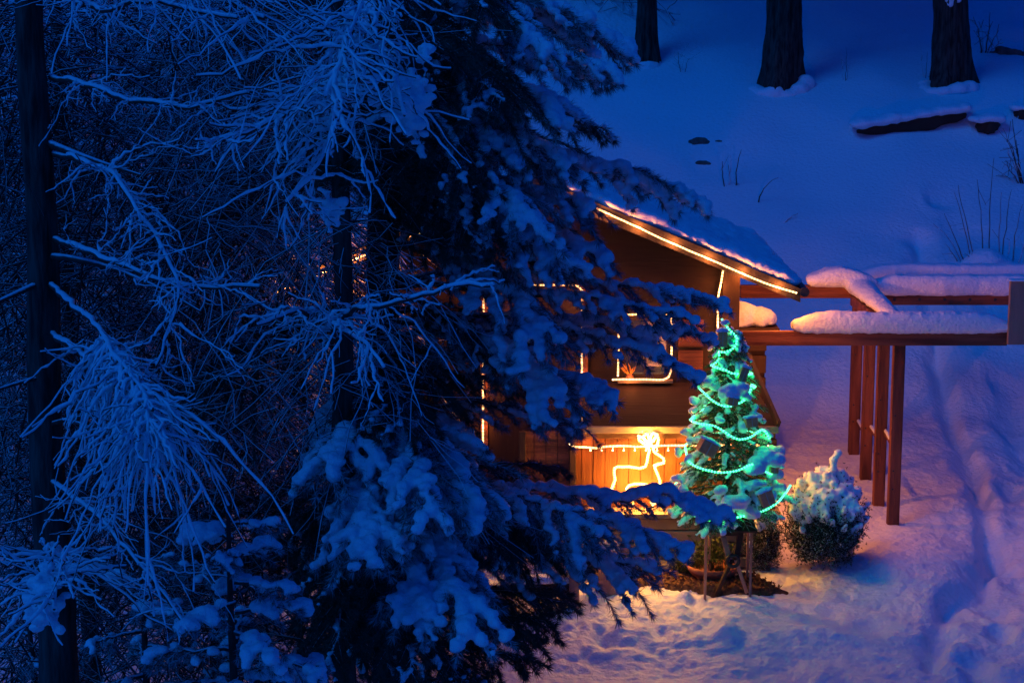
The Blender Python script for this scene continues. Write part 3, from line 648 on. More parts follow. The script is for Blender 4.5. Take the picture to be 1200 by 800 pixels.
# stones along the hut foot
rg = np.random.default_rng(31)
for i, (px, py, r0) in enumerate(((712, 668, .16), (735, 664, .2), (755, 668, .13), (775, 660, .18), (797, 668, .12))):
    c = P(px, py, YP - .5 + .1 * (i % 2)); c[2] = hz(c[0], c[1]) + .05; V = ICO2[0] * [r0, r0 * .8, r0 * .6]; V = V * (1 + noise(V, 6.)[:, None] * .25) + c
    m_ = MB(); m_.add(V, ICO2[1]); o = m_.build('stone', M['stone'], None, True, base=c)
    tag(o, ['leftmost stone at the foot of the hut steps', 'largest dark stone at the foot of the hut', 'small stone in the middle of the row by the hut', 'rounded stone close under the pale foundation boards', 'rightmost stone by the hut beside the planter'][i], 'stone', 'stones along the foot of the hut')
# pale snow-dusted posts left of the hut
for (pa, pb, Yc, lab) in (((714, 642), (714, 690), 22.9, 'pale round post lit warm on its right side below the pine'), ((673, 655), (673, 700), 22.2, 'short thin post beside the low rail under the pine')):
    a, b = P(*pa, Yc), P(*pb, Yc); r0 = .13 if pa[0] > 700 else .06; b[2] = hz(b[0], Yc) - .1
    o = thing('garden_post', lab, 'post', (b[0], Yc, b[2])); m_ = MB(); m_.tube([b, a], r0, 14); m_.build('shaft', M['wood_grey'], o, True)
    V, F = blobs_arr([a + [0, 0, .03]], np.array([(r0 * 1.1, r0 * 1.1, .07)]), ICO2); snow_part('snow_cap', V, F, o, 'snow', .02, 1)
a, b = P(596, 690, 22.1), P(668, 688, 22.3); o = thing('low_rail', 'low dark wooden rail with snow half hidden by the pine', 'rail', a)
MB().bar(a, b, .08, .16).build('board', M['wood_dark'], o, bevel=.01); C = resample([a + [0, 0, .11], b + [0, 0, .11]], .06); V, F = blobs_arr(C, np.array([(.07, .09, .06)] * len(C))); snow_part('snow_cap', V, F, o, 'snow', .02, 2)

# ------------------------------------------------------------------ bushes
def leafy(name, lab, cat, c, rx, rz, nst, snowiness, seed, m='bushgreen', group=None, lead=0, nl=.035, nw=.012):
    rg = np.random.default_rng(seed); o = thing(name, lab, cat, c); ND = MB(); BR = MB(); C = []; Rr = []
    for k in range(nst):
        a = rg.uniform(0, 6.283); el_ = math.acos(rg.uniform(-.75, 1)); d = np.array([math.cos(a) * math.sin(el_), math.sin(a) * math.sin(el_), math.cos(el_)])
        e = c + [0, 0, rz * .45] + d * np.array([rx, rx, rz * .55]) * rg.uniform(.66, 1.08) * (1 + .22 * float(noise(d[None] + seed, 1.6)[0])); s = c + [d[0] * .05, d[1] * .05, rz * .1]
        pts = bez(s, (s + e) / 2 + [0, 0, -.05], e, 7); BR.tube(pts, np.linspace(.008, .002, 7), 3, False)
        q = resample(pts, .03); q = q[len(q) // 2:]; dd = np.gradient(q, axis=0); dd /= np.linalg.norm(dd, axis=1)[:, None]
        q2 = np.repeat(q, 3, 0) + rg.normal(size=(len(q) * 3, 3)) * .035; needles(ND, q2, np.repeat(dd, 3, 0), 4, nl, nw, .8, rg)
        up = max(0, d[2] - .02 + .25 * float(noise(e[None], 4.)[0]))
        if rg.uniform() < snowiness * up * 1.3:
            for z_ in q[-4:]:
                r0 = rg.uniform(.032, .062) * (.7 + up * .5); C.append(z_ + [0, 0, .02]); Rr.append((r0, r0, r0 * .85))
    BR.build('branches', M['bark'], o, kind='stuff'); ND.build('foliage', M[m], o, kind='stuff')
    if lead:
        q = bez(c + [0, 0, rz * .9], c + [0, 0, rz + lead * .6], c + [.12, 0, rz + lead], 8); m_ = MB(); m_.tube(q, .008, 5); m_.build('leader', M['bark'], o)
        nd_ = MB(); needles(nd_, np.repeat(q, 3, 0), np.repeat([[.2, 0, .5]], 24, 0), 6, .05, .012, .8, rg); nd_.build('leader_foliage', M[m], o, kind='stuff')
        for z_ in q[3:]: r0 = rg.uniform(.04, .06); C.append(z_ + [rg.normal() * .02, -.01, .02]); Rr.append((r0 * 1.1, r0, r0 * .8))
    if C: V, F = blobs_arr(C, np.array(Rr)); snow_part('snow_pads', V, F, o, 'snow_fluffy', .02, 2, .008, 18., kind='stuff')
    return o
c = P(968, 664, 23.75); c[2] = hz(c[0], c[1]) + .02
leafy('dwarf_conifer', 'round dwarf conifer capped with snow clumps right of the lit tree', 'shrub', c, .49, Z(562, 23.75) - c[2], 900, 1.1, 41, lead=.33)
c = P(893, 655, 24.0); c[2] = hz(c[0], c[1])
leafy('heather_bush', 'dark bare bush behind the table at the hut corner', 'shrub', c, .28, Z(598, 24.0) - c[2], 320, .05, 42, m='bushgreen', nl=.03, nw=.006)
c = P(790, 600, 24.0) ; c = P(700, 672, 23.6); c[2] = hz(c[0], c[1]) + .02
leafy('ground_shrub', 'low dark shrub at the foot of the hut under the pine arm', 'shrub', P(806, 668, 23.7) * [1, 1, 0] + [0, 0, hz(2.2, 23.7)], .22, .32, 120, .1, 43, m='green_leaf')

# ------------------------------------------------------------------ hillside
def hillpt(px, py):
    d = P(px, py, 1.0) - np.array([0, 0, CAMH]); y = 28.
    while y < 120:
        q = np.array([0, 0, CAMH]) + d * y
        if q[2] <= hz(q[0], q[1]): break
        y += .05
    return q
def big_trunk(px, py, wpx, lab, seed, lean=0, H_=14, flare=1.35, name='larch_trunk'):
    q = hillpt(px, py); r0 = wpx / 2 * q[1] / FPX; rg = np.random.default_rng(seed)
    o = thing('bare_tree', lab, 'tree', q, 'bare tree trunks on the snowy hillside')
    n = 40; zs = np.linspace(-.6, H_, n); zs = np.concatenate([np.linspace(-.6, 3, 26), np.linspace(3.4, H_, 14)]); n = len(zs); sides = 40; V = []
    for z in zs:
        rr = r0 * (1 - .035 * max(z, 0)) * (1 + (flare - 1) * math.exp(-max(z, 0) * 2.2)); 
        for k in range(sides):
            a = 2 * math.pi * k / sides; V.append((math.cos(a) * rr, math.sin(a) * rr, z, a))
    V = np.array(V); rid = np.abs(noise(np.stack([np.cos(V[:, 3]) * 3, np.sin(V[:, 3]) * 3, V[:, 2] * .35], -1), 2.2)); rid2 = noise(np.stack([np.cos(V[:, 3]) * 3, np.sin(V[:, 3]) * 3, V[:, 2] * 1.2], -1), 5.)
    lob = 1 + .22 * np.exp(-np.maximum(V[:, 2], 0) * 1.6) * np.sin(V[:, 3] * 3 + seed)
    f = (1 - rid * .30 + rid2 * .07) * lob; W = np.stack([V[:, 0] * f + lean * V[:, 2], V[:, 1] * f, V[:, 2]], -1) + q
    I = np.arange(n - 1)[:, None] * sides; j = np.arange(sides)[None]; k = (j + 1) % sides
    m_ = MB(); m_.add(W, np.stack([I + j, I + k, I + sides + k, I + sides + j], -1).reshape(-1, 4)); m_.build('trunk', M['trunk'], o, True)
    C = [q + [r0 * 1.3 * math.cos(a), r0 * 1.2 * math.sin(a), rg.uniform(-.16, -.05) + .22 * max(0, math.cos(a - 5.4 - seed)) ** 3] for a in np.linspace(0, 6, 12)]
    V2, F2 = blobs_arr(C, np.array([(r0 * .55, r0 * .5, .16 * rg.uniform(.6, 1.3)) for _ in C]), ICO2); snow_part('drift', V2, F2, o, 'snow', .06, 4)
    if seed == 2:
        C = [q + [lean * z_ + rg.uniform(-.6, .2) * r0, -r0 * .78, z_] for z_ in rg.uniform(1.55, 2.6, 26)]; V2, F2 = blobs_arr(C, np.array([np.array([.13, .08, .10]) * rg.uniform(.5, 1.2) for _ in C]), ICO1); snow_part('snow_patch', V2, F2, o, 'snow_fluffy', .03, 2, .03, 8.)
    m_ = MB(); nc = 1200; zz = rg.uniform(4.2, H_ + 2, nc); ra = (3.6 - (zz - 4.2) * .2) * rg.uniform(.1, 1, nc) ** .5; an = rg.uniform(0, 6.283, nc)  # foliage above the view, added to shade the upper slope
    cc = q + np.stack([ra * np.cos(an), ra * np.sin(an), zz], -1); d1 = rg.normal(size=cc.shape) * .16; d2 = rg.normal(size=cc.shape) * .16
    m_.add(np.stack([cc - d1, cc + d2, cc + d1, cc - d2], 1).reshape(-1, 3), np.arange(nc * 4).reshape(-1, 4)); m_.build('shade_crown', M['needle'], o, kind='stuff')
    for k in range(5):       # high limbs
        z0 = 3.8 + k * 1.8; a = rg.uniform(0, 6.28); s = q + [lean * z0, 0, z0]; e = s + [2.2 * math.cos(a), 2.2 * math.sin(a), .3]; m_ = MB(); m_.tube(bez(s, (s + e) / 2 + [0, 0, -.3], e, 8), np.linspace(.07, .01, 8), 5); m_.build('branch', M['bark'], o, True)
    return o
big_trunk(915, 102, 44, 'thick bare trunk at top centre with a broken snowy foot', 1, .02)
big_trunk(1113, 98, 43, 'thick bare trunk at top right with snow stuck high up', 2, -.03)
big_trunk(757, 72, 24, 'slim dark trunk at the top beside the pine branches', 3, .0)
def log(px0, py0, px1, py1, h, lab, seed):
    a = hillpt(px0, py0); b = hillpt(px1, py1); o = thing('snowy_log', lab, 'log', (a + b) / 2, 'logs sticking out of the hillside snow'); rg = np.random.default_rng(seed)
    a = a + [0, 0, h * .45]; b = b + [0, 0, h * .5]; n = 14; pts = a + (b - a) * np.linspace(0, 1, n)[:, None]; pts[:, 2] += rg.normal(size=n) * h * .04
    pr = np.sin(np.linspace(.1, math.pi - .25, n)) ** .8 * h * .62 * (1 + rg.normal(size=n) * .08); m_ = MB(); m_.tube(pts, pr, 12); m_.build('timber', M['wood_dark'], o, True)
    C = resample(pts + [0, .08, h * .42], h * .3); V, F = blobs_arr(C, np.array([(h * .5, h * 1.1, h * rg.uniform(.16, .4)) for _ in C])); snow_part('snow_cap', V, F, o, 'snow', .05, 3, .03, 4.)
log(1004, 164, 1130, 145, .34, 'long dark log under snow on the hillside', 1)
log(1143, 156, 1170, 155, .3, 'short dark log end right of the long log', 2)
log(1188, 138, 1206, 140, .22, 'dark branch stub at the right edge above the bushes', 3)
for i, (px, py, r0) in enumerate(((820, 165, .14), (827, 191, .10), (843, 165, .06), (1180, 62, .22))):
    q = hillpt(px, py); V = ICO3[0] * [r0 * 1.6, r0, r0 * .7]; V = V * (1 + noise(V + i, 7.)[:, None] * .45 + noise(V + i, 18.)[:, None] * .15) + q - [0, 0, r0 * .25]; m_ = MB(); m_.add(V, ICO3[1]); o = m_.build('rock', M['stone'], None, True, base=q)
    tag(o, ['dark flat rock poking out of the slope above the roof', 'small dark rock below the flat rock on the slope', 'tiny rock tip right of the flat rock on the slope', 'round dark rock beside the bare shrub at top right'][i], 'rock', 'rocks in the hillside snow')
def stems(lab, base_px, tips, seed, mound=None, r0=.012, name='bare_shrub', twig=0):
    q = hillpt(*base_px); rg = np.random.default_rng(seed); o = thing(name, lab, 'shrub', q)
    m_ = MB()
    for tx, ty, bx in tips:
        e = P(tx, ty, q[1] + rg.uniform(-.3, .3)); s = P(bx, base_px[1], q[1]); s[2] = q[2] - .1; bend = (s + e) / 2 + [rg.normal() * .05, 0, .12]
        pts = bez(s, bend, e, 9); pts += rg.normal(size=pts.shape) * .008; mm = MB(); mm.tube(pts, np.linspace(r0, r0 * .35, 9), 5); mm.build('stem', M['twig'], o, True)
        for k in range(twig):
            i = rg.integers(3, 8); d = rg.normal(size=3) * .14 + [0, 0, .1]; m_.tube([pts[i], pts[i] + d * .6, pts[i] + d], r0 * .35, 3, False)
    if twig: m_.build('twigs', M['twig'], o, kind='stuff')
    if mound:
        C = [P(px, py, q[1]) for px, py, a in mound]; s = q[1] / FPX; V, F = blobs_arr(C, np.array([(a * s, a * s, a * s * .75) for _, _, a in mound]), ICO2); snow_part('snow_mound', V, F, o, 'snow', .04, 3, .02, 5.)
stems('fan of bare stems rising from a snow mound behind the pergola', (1158, 312), [(1118, 225, 1140), (1094, 262, 1132), (1106, 250, 1135), (1108, 285, 1130), (1122, 217, 1146), (1146, 210, 1153), (1165, 185, 1161), (1174, 225, 1172), (1185, 222, 1174), (1183, 278, 1178), (1198, 240, 1186), (1210, 262, 1190), (1130, 296, 1140)], 1, mound=[(1155, 308, 24), (1140, 312, 16), (1172, 313, 18)], twig=1)
stems('three short stiff stems in the snow above the hut roof', (855, 218), [(846, 188, 849), (856, 182, 854), (869, 175, 863), (866, 216, 861)], 2, r0=.014, twig=1)
stems('single curved stem leaning right in the open slope', (888, 236), [(911, 208, 888)], 3, r0=.018)
stems('stubby stem lying in the snow below the curved stem', (912, 264), [(935, 250, 912)], 4, r0=.022)
stems('short stub of twig left of the lying stem', (901, 250), [(911, 246, 901)], 5, r0=.015)
stems('wiry bare bush at top right beside the thick trunk', (1152, 62), [(1140, 20, 1150), (1150, 30, 1152), (1160, 15, 1154), (1170, 35, 1155), (1146, 42, 1150), (1176, 50, 1156)], 6, r0=.018, twig=4)
stems('frosted bush cut by the right edge of the view', (1200, 215), [(1176, 150, 1198), (1182, 165, 1198), (1175, 190, 1198), (1186, 140, 1200), (1170, 205, 1198), (1192, 175, 1200), (1180, 178, 1198)], 7, r0=.016, twig=7)
stems('faint dry stems behind the slim trunk on the upper slope', (800, 85), [(795, 60, 799), (803, 55, 800), (790, 72, 798), (808, 68, 802)], 8, r0=.008, twig=3)
stems('faint dry stems between the two thick trunks', (990, 95), [(984, 62, 989), (992, 56, 990), (998, 70, 992)], 9, r0=.007, twig=2)
stems('faint dry stems left of the right hand trunk', (1085, 92), [(1080, 66, 1084), (1087, 60, 1085), (1092, 74, 1087)], 10, r0=.007, twig=2)

# ------------------------------------------------------------------ snow-laden pine
def make_bough(tree, org, tip, rg, snow=1.0, lift=.25, dens=1.0, wide=1.0, nl=.085, dust=False, low=False):
    org = np.asarray(org, float); tip = np.asarray(tip, float); L = np.linalg.norm(tip - org)
    ctrl = (org * .45 + tip * .55) + [0, 0, lift * L * .5]; n = 16; ax = bez(org, ctrl, tip, n); ax[1:-1] += rg.normal(size=(n - 2, 3)) * .012 * L
    BR = MB(); BR.tube(ax, np.linspace(.014 + .008 * L, .005, n), 6)
    ND = MB(); C = []; Rr = []
    d_ax = np.gradient(ax, axis=0); d_ax /= np.linalg.norm(d_ax, axis=1)[:, None]
    nsec = int(L * 15 * dens) + 6
    cover = .50 if snow > .8 else snow * .6
    big = rg.uniform(.85, 1.25)
    for k in range(nsec):
        t = .16 + .84 * (k + rg.uniform(0, .6)) / nsec; t = min(t, .99); f = t * (n - 1); i = int(f); i = min(i, n - 2); p = ax[i] + (ax[i + 1] - ax[i]) * (f - i); d = d_ax[i]
        s = 1 if k % 2 else -1; side = np.cross(d, [0, 0, 1.]); side /= np.linalg.norm(side) + 1e-6
        ll = min(.62, (.15 + .34 * math.sin(math.pi * min(1, t * .75 + .12)) * min(L, 2) * .8) * wide) * rg.uniform(.6, 1.15)
        if t > .85: ll *= .62
        dd = d * rg.uniform(.7, 1.2) + side * s * rg.uniform(.4, .9) + [0, 0, rg.uniform(-.28, .10)]; dd /= np.linalg.norm(dd)
        m = 7; u = np.linspace(0, 1, m)[:, None]; pp = p + dd * u * ll + np.array([0, 0, -1]) * u ** 2 * ll * rg.uniform(.15, .6) + side * s * 0
        BR.tube(pp, np.linspace(.007, .003, m), 3, False)
        q = resample(pp, .032); q = q[1:]; g = np.gradient(q, axis=0) if len(q) > 1 else np.repeat(dd[None], len(q), 0); g = g / (np.linalg.norm(g, axis=1)[:, None] + 1e-9)
        needles(ND, q, g + [0, 0, .15], int(19 * dens), nl, .0055, .48, rg)
        tuft = np.repeat(q[-1:], 4, 0); needles(ND, tuft, np.repeat(g[-1:], 4, 0), 10, nl, .0052, .6, rg)
        if snow > 0 and rg.uniform() < cover:
            qq = resample(pp, .032)[1:]; st = int(len(qq) * rg.uniform(0, .25 if snow > .8 else .6))
            for j, z_ in enumerate(qq[st:]):
                tt = j / max(1, len(qq) - st); r0 = (.020 + .017 * math.sin(math.pi * min(1, .25 + tt * .6))) * (.45 + .5 * snow) * big * rg.uniform(.6, 1.3)
                if rg.uniform() < .12: continue
                C.append(z_ + [rg.normal() * .016, rg.normal() * .016, r0 * .45]); Rr.append((r0 * 1.15, r0 * 1.15, r0 * .9))
    if snow > 0:
        for z_ in resample(ax[int(n * (.35 if snow > .8 else .75)):], .038):
            r0 = .039 * (.3 + .7 * snow) * big * rg.uniform(.55, 1.3); C.append(z_ + [rg.normal() * .015, rg.normal() * .015, r0 * .6]); Rr.append((r0 * 1.15, r0 * 1.15, r0 * .85))
        e = ax[-1]; C.append(e + [0, 0, .02]); Rr.append((.055 * snow, .055 * snow, .05 * snow))
    q = resample(ax[n // 3:], .04); g = np.gradient(q, axis=0); g /= np.linalg.norm(g, axis=1)[:, None]; needles(ND, q, g, 10, nl, .0052, .6, rg)
    br = BR.build('branch', M['bark'] if snow else M['twig_dark'], tree, True)
    sub_of(ND, 'needles', M['needle_tip'] if snow > .5 or dust else M['needle'], br)['kind'] = 'stuff'
    if C: V, F = blobs_arr(C, np.array(Rr)); snow_part('snow', V, F, br, 'snow_fluffy', .016 if not low else .024, 1, .016, 20., kind='stuff')
    return br
GAPS = [(445, 296, 52, 20), (352, 338, 36, 18), (625, 334, 42, 15), (568, 500, 26, 38), (683, 472, 24, 48), (480, 330, 50, 14), (612, 225, 22, 16), (300, 515, 20, 25)]
def in_gap(a, b):
    for t in np.linspace(.3, 1.0, 8):
        q = a + (b - a) * t - [0, 0, CAMH]; d = q[1] * cp - q[2] * sp; px = 600 + FPX * q[0] / d; py = 400 - FPX * (q[1] * sp + q[2] * cp) / d
        for gx0, gy0, ga, gb in GAPS:
            if ((px - gx0) / (ga * 1.15)) ** 2 + ((py - gy0) / (gb * 1.5)) ** 2 < 1: return True
    return False
YPI = 15.5; PXT = 455
xp = X(PXT, 400, YPI); base = np.array([xp, YPI, hz(xp, YPI)])
pine = thing('pine_tree', 'tall snow laden pine in the foreground in front of the hut', 'tree', base)
tr_pts = [base + [0, 0, -.2], base + [.03, 0, 2], base + [-.06, .03, 4.2], base + [-.02, 0, 6.2], base + [.05, 0, 8.4], base + [.03, 0, 10.6]]
MB_t = MB(); tp = np.array(tr_pts); tt = np.linspace(0, 5, 40); tp = np.stack([np.interp(tt, range(6), tp[:, i]) for i in range(3)], -1); MB_t.tube(tp, np.interp(tt, range(6), [.22, .19, .155, .12, .08, .015]) * (1 + noise(tp, 5.) * .12), 14)
MB_t.build('trunk', M['trunk'], pine, True)
def ptr(z): return np.array([np.interp(z, tp[:, 2], tp[:, 0]), np.interp(z, tp[:, 2], tp[:, 1]), z])
rg = np.random.default_rng(77)
# arms that read against the hut and the slope: tip pixel, depth, start-height offset, snow, lift
ARMS = [(690, 24, 15.3, .15, 1.15, .3, .7), (738, 60, 15.6, .25, 1.15, .3, .6), (716, 84, 15.0, .15, 1.0, .25, .6), (708, 150, 15.4, .25, .35, .25, .6), (822, 240, 15.5, .4, .9, .28, .5), (690, 243, 14.6, .0, 1.1, .3, .8),
        (712, 306, 14.8, .3, 1.0, .35, .6), (848, 356, 15.4, .22, 1.0, .18, .38), (815, 378, 15.0, .2, .9, .18, .38), (834, 398, 15.7, .05, .85, .16, .32), (820, 443, 15.2, .35, .95, .42, .34), (716, 466, 14.7, .2, 1.2, .3, .6), (655, 458, 14.3, .3, 1.3, .35, .9), (682, 500, 15.8, .2, .7, .3, .7),
        (850, 602, 15.2, .12, 1.05, .14, .42), (806, 642, 14.9, .15, 1.0, .2, .5), (762, 664, 15.4, .1, 1.2, .2, .8), (640, 728, 15.0, -.1, 0, .2, .9), (650, 690, 15.7, -.1, 0, .2, .9), (612, 772, 14.8, -.1, 0, .15, .9), (545, 795, 14.3, 0, .3, .2, .9), (700, 625, 14.2, .2, 1.0, .2, .8), (625, 745, 15.4, 0, 0, .2, .9), (655, 705, 15.1, 0, 0, .15, .9)]
for px, py, Yd, dz, sn, lf, wd_ in ARMS:
    tip = P(px, py, Yd); o = ptr(tip[2] + dz); make_bough(pine, o, tip, rg, snow=sn, lift=lf, wide=wd_)
# boughs toward the camera, hanging heavy with snow
FRONT = [(425, 645, 12.9, 1.4), (392, 560, 13.3, 1.1), (505, 600, 13.0, 1.15), (560, 592, 13.4, 1.1), (545, 738, 12.9, 1.3), (498, 715, 13.1, 1.15), (622, 258, 13.6, 1.05), (560, 285, 13.8, .4), (480, 150, 13.6, .3), (545, 215, 13.6, .5), (600, 190, 14.0, .9), (650, 130, 14.2, 1.0),
         (590, 120, 13.6, .3), (640, 60, 14.0, 1.0), (520, 60, 13.5, 0), (600, 350, 13.9, .5), (655, 300, 14.2, .85), (470, 500, 13.6, .3), (590, 500, 14.0, 0), (620, 560, 13.8, .3), (450, 735, 13.2, 0), (390, 690, 13.4, .3), (380, 780, 13.3, .3), (480, 790, 13.1, .3), (570, 10, 13.8, .4), (440, 210, 13.6, 0), (660, 195, 14.2, .9), (545, 480, 13.9, 0), (655, 400, 14.1, .85), (462, 640, 13.3, .9), (440, 560, 13.6, .3), (440, 690, 13.3, 0)]
for px, py, Yd, sn in FRONT:
    tip = P(px, py, Yd); o = ptr(tip[2] + rg.uniform(.15, .55))
    if sn < .8 and in_gap(o, tip): continue
    make_bough(pine, o, tip, rg, snow=sn, lift=.3, wide=.85, dens=1.0)
DARK = [(690, 560, 15.2), (660, 520, 15.6), (705, 545, 15.9), (640, 480, 15.0), (620, 610, 14.8), (600, 560, 14.6), (690, 660, 15.5), (640, 640, 14.7), (575, 470, 14.5), (600, 420, 14.6), (560, 330, 14.6), (640, 235, 15.2), (660, 275, 15.6), (610, 300, 14.8), (690, 215, 15.7), (650, 180, 15.2), (600, 145, 14.9), (530, 270, 14.4), (500, 250, 14.3), (360, 560, 14.4), (340, 640, 14.6), (350, 730, 14.6), (360, 200, 15.5), (560, 740, 14.9), (560, 700, 14.4), (420, 480, 14.0), (400, 760, 13.8), (580, 640, 14.2)]
for px, py, Yd in DARK:
    tip = P(px, py, Yd); o = ptr(tip[2] + rg.uniform(.1, .4))
    if in_gap(o, tip): continue
    make_bough(pine, o, tip, rg, snow=.4 if rg.uniform() < .2 else 0, lift=.25, wide=.8, dens=1.0, low=True)
for px, py, Yd in ((640, 400, 15.9), (605, 455, 15.9), (535, 520, 15.6), (620, 585, 15.6), (545, 440, 15.6), (655, 545, 16.1), (590, 380, 15.8), (650, 262, 16.0), (600, 555, 15.8), (530, 370, 15.4), (500, 410, 15.2), (660, 600, 15.9)):
    tip = P(px, py, Yd); make_bough(pine, ptr(tip[2] + rg.uniform(0, .25)), tip, rg, snow=0, lift=.2, wide=.7, dens=.9, low=True)
# the rest of the whorls all round
for k in range(44):
    z = base[2] + 1.2 + 8.6 * (k + rg.uniform()) / 44; a = k * 2.4 + rg.normal() * .3; L = (2.35 if z < 6.5 else max(.5, 2.5 - (z - 6.0) * .55)) * rg.uniform(.65, 1.05)
    if math.cos(a) > .25: L *= .62 if z > 3.2 else .42
    o = ptr(z); tip = o + [math.cos(a) * L, math.sin(a) * L * .95, -.22 * L]
    if in_gap(o, tip): continue
    make_bough(pine, o, tip, rg, snow=.4 if rg.uniform() < .22 else 0, lift=.25, dens=.85, low=True)

# ------------------------------------------------------------------ larches with drooping frosted twigs
def tendril(MBs, MBd, p, d, L, r, rg, grav=.9, fork=2, n=16):
    u = np.linspace(0, 1, n)[:, None]; d = np.asarray(d, float); d = d / (np.linalg.norm(d) + 1e-9)
    wob = np.cumsum(rg.normal(size=(n, 3)), 0) * .022 * L; wob -= wob[0]; curl = rg.normal(size=3) * .30 * L
    pts = p + d * u * L + np.array([0, 0, -1.]) * u ** 2 * L * grav * .75 + curl * u ** 2 + wob
    pts[-3:, 2] += np.array([.01, .04, .09]) * L * rg.uniform(-.2, 1.4)
    jag = r * (1 + rg.normal(size=n) * .30) * np.linspace(1.1, .5, n)
    MBs.tube(pts + [0, 0, r * .55], np.clip(jag, r * .35, None), 6); MBd.tube(pts - [0, 0, r * .25], r * .42, 4, False)
    for _ in range(fork):
        i = rg.integers(1, n - 3); g = pts[i + 1] - pts[i]; g /= np.linalg.norm(g); dd = g + rg.normal(size=3) * .75; tendril(MBs, MBd, pts[i], dd, L * rg.uniform(.25, .55), r * .72, rg, grav * .5, 1 if fork > 1 and rg.uniform() < .4 else 0, 10)
def clump(c, R_, n, rg):
    C = [np.array(c) + rg.normal(size=3) * R_ * [.5, .4, .75] for _ in range(n)]; return blobs_arr(C, np.array([np.array([1.15, 1, .8]) * R_ * rg.uniform(.16, .38) for _ in C]))
def larch_branch(tree, pts, ntend, tl, rg, r=.02, out=(0, 0, 0), grav=.9, start=.35, fork=2, spread=1.0, mainr=.03, snowy=True, lab=None):
    r = r * .74; mainr *= .8; ntend = int(ntend * 1.15); pts = np.asarray(pts, float); ax = resample(pts, .08); n = len(ax); ax[1:] += np.cumsum(rg.normal(size=(n - 1, 3)), 0) * .008; BR = MB(); BR.tube(ax, np.linspace(mainr, .008, n), 6); S = MB(); D = MB()
    ms = ax[int(n * .12):]; S.tube(ms + [0, 0, mainr * .6], np.linspace(mainr * .8, r * .9, len(ms)) * (1 + rg.normal(size=len(ms)) * .12), 7)
    for k in range(ntend):
        t = start + (1 - start) * (k + rg.uniform()) / ntend; i = min(n - 2, int(t * (n - 1))); g = ax[i + 1] - ax[i]; g /= np.linalg.norm(g); a = rg.uniform(0, 6.283)
        sd = rg.normal(size=3); sd -= g * np.dot(sd, g); sd /= np.linalg.norm(sd); sd[2] = abs(sd[2]) * .35
        tendril(S, D, ax[i], g * rg.uniform(.1, .9) + sd * spread + np.array(out), tl * rg.uniform(.35, 1.1), r * rg.uniform(.55, 1.05), rg, grav * rg.uniform(.2, 1.2), fork)
    b = BR.build('branch', M['bark'], tree, True); V = np.concatenate(S.V)
    sub_of(S, 'snow', M['snow_fluffy'], b, True); sub_of(D, 'twigs', M['twig_dark'], b, True)['kind'] = 'stuff'
    return b
def fuzz(tree, cx, Y0, Y1, x0, x1, py0, py1, n, rg, L=(.3, 1.0), r=.005, m='twig', name='fine_twigs'):
    """countless thin hanging twigs"""
    F_ = MB()
    for k in range(n):
        Yc = rg.uniform(Y0, Y1); p = P(rg.uniform(x0, x1), rg.uniform(py0, py1), Yc); l = rg.uniform(*L); a = rg.uniform(0, 6.283); d = np.array([math.cos(a), math.sin(a) * .6, rg.uniform(-.5, .25)])
        u = np.linspace(0, 1, 6)[:, None]; w_ = np.cumsum(rg.normal(size=(6, 3)), 0) * .04 * l; q = p + d * u * l - np.array([0, 0, 1.]) * u ** 2 * l * rg.uniform(.1, .9) + w_; F_.tube(q, r * rg.uniform(.6, 1.5), 3, False)
        for _ in range(3):
            i = rg.integers(1, 5); dd = (q[i] - q[i - 1]); dd = dd / np.linalg.norm(dd) + rg.normal(size=3) * .7; q2 = q[i] + dd * np.linspace(0, l * .35, 4)[:, None] + rg.normal(size=(4, 3)) * .01; F_.tube(q2, r * .7, 3, False)
    return F_.build(name, M[m], tree, True, kind='stuff')
def trunk_between(tree, a, b, r0, r1, m='trunk', seed=0):
    n = 40; pts = a + (b - a) * np.linspace(0, 1, n)[:, None]; pts = pts + np.stack([noise(pts + seed, .7) * .05, noise(pts + 9 + seed, .7) * .05, pts[:, 0] * 0], -1)
    t = MB(); t.tube(pts, np.linspace(r0, r1, n) * (1 + noise(pts, 6.) * .1), 14); return t.build('trunk', M[m], tree, True), pts
def larch(lab, px, Yc, wpx, top, rg, npx=(0, 0)):
    x = X(px, 400, Yc); b = np.array([x, Yc, hz(x, Yc) - .2]); o = thing('larch_tree', lab, 'tree', b + [0, 0, .2], 'frosted larches on the left'); r0 = wpx / 2 * Yc / FPX
    _, pts = trunk_between(o, b, b + [npx[0], 0, top], r0 * 1.35, r0 * .45, seed=px); return o, pts
rg = np.random.default_rng(123)
l1, t1 = larch('larch with a straight dark trunk at the far left', 50, 13.6, 42, 12, rg, (.02, 0))
l2, t2 = larch('slimmer larch whose dark trunk shows through the pine', 388, 13.9, 24, 12, rg, (.15, 0))
l3, t3 = larch('thin larch trunk just right of the far left one', 96, 16.5, 18, 12, rg, (-.2, 0))
l4, t4 = larch('larch trunk lit orange on one side behind the branches', 301, 23.5, 24, 11, rg, (.3, 0))
l5, t5 = larch('leaning thin larch in the deep shade left of the pine', 235, 18.5, 16, 12, rg, (.6, 0))
def LB(tree, tr, px_pts, nt_, tl, **k):
    pts = [P(*p) for p in px_pts]; z = pts[0][2] + .15; return larch_branch(tree, pts, nt_, tl, rg, **k)
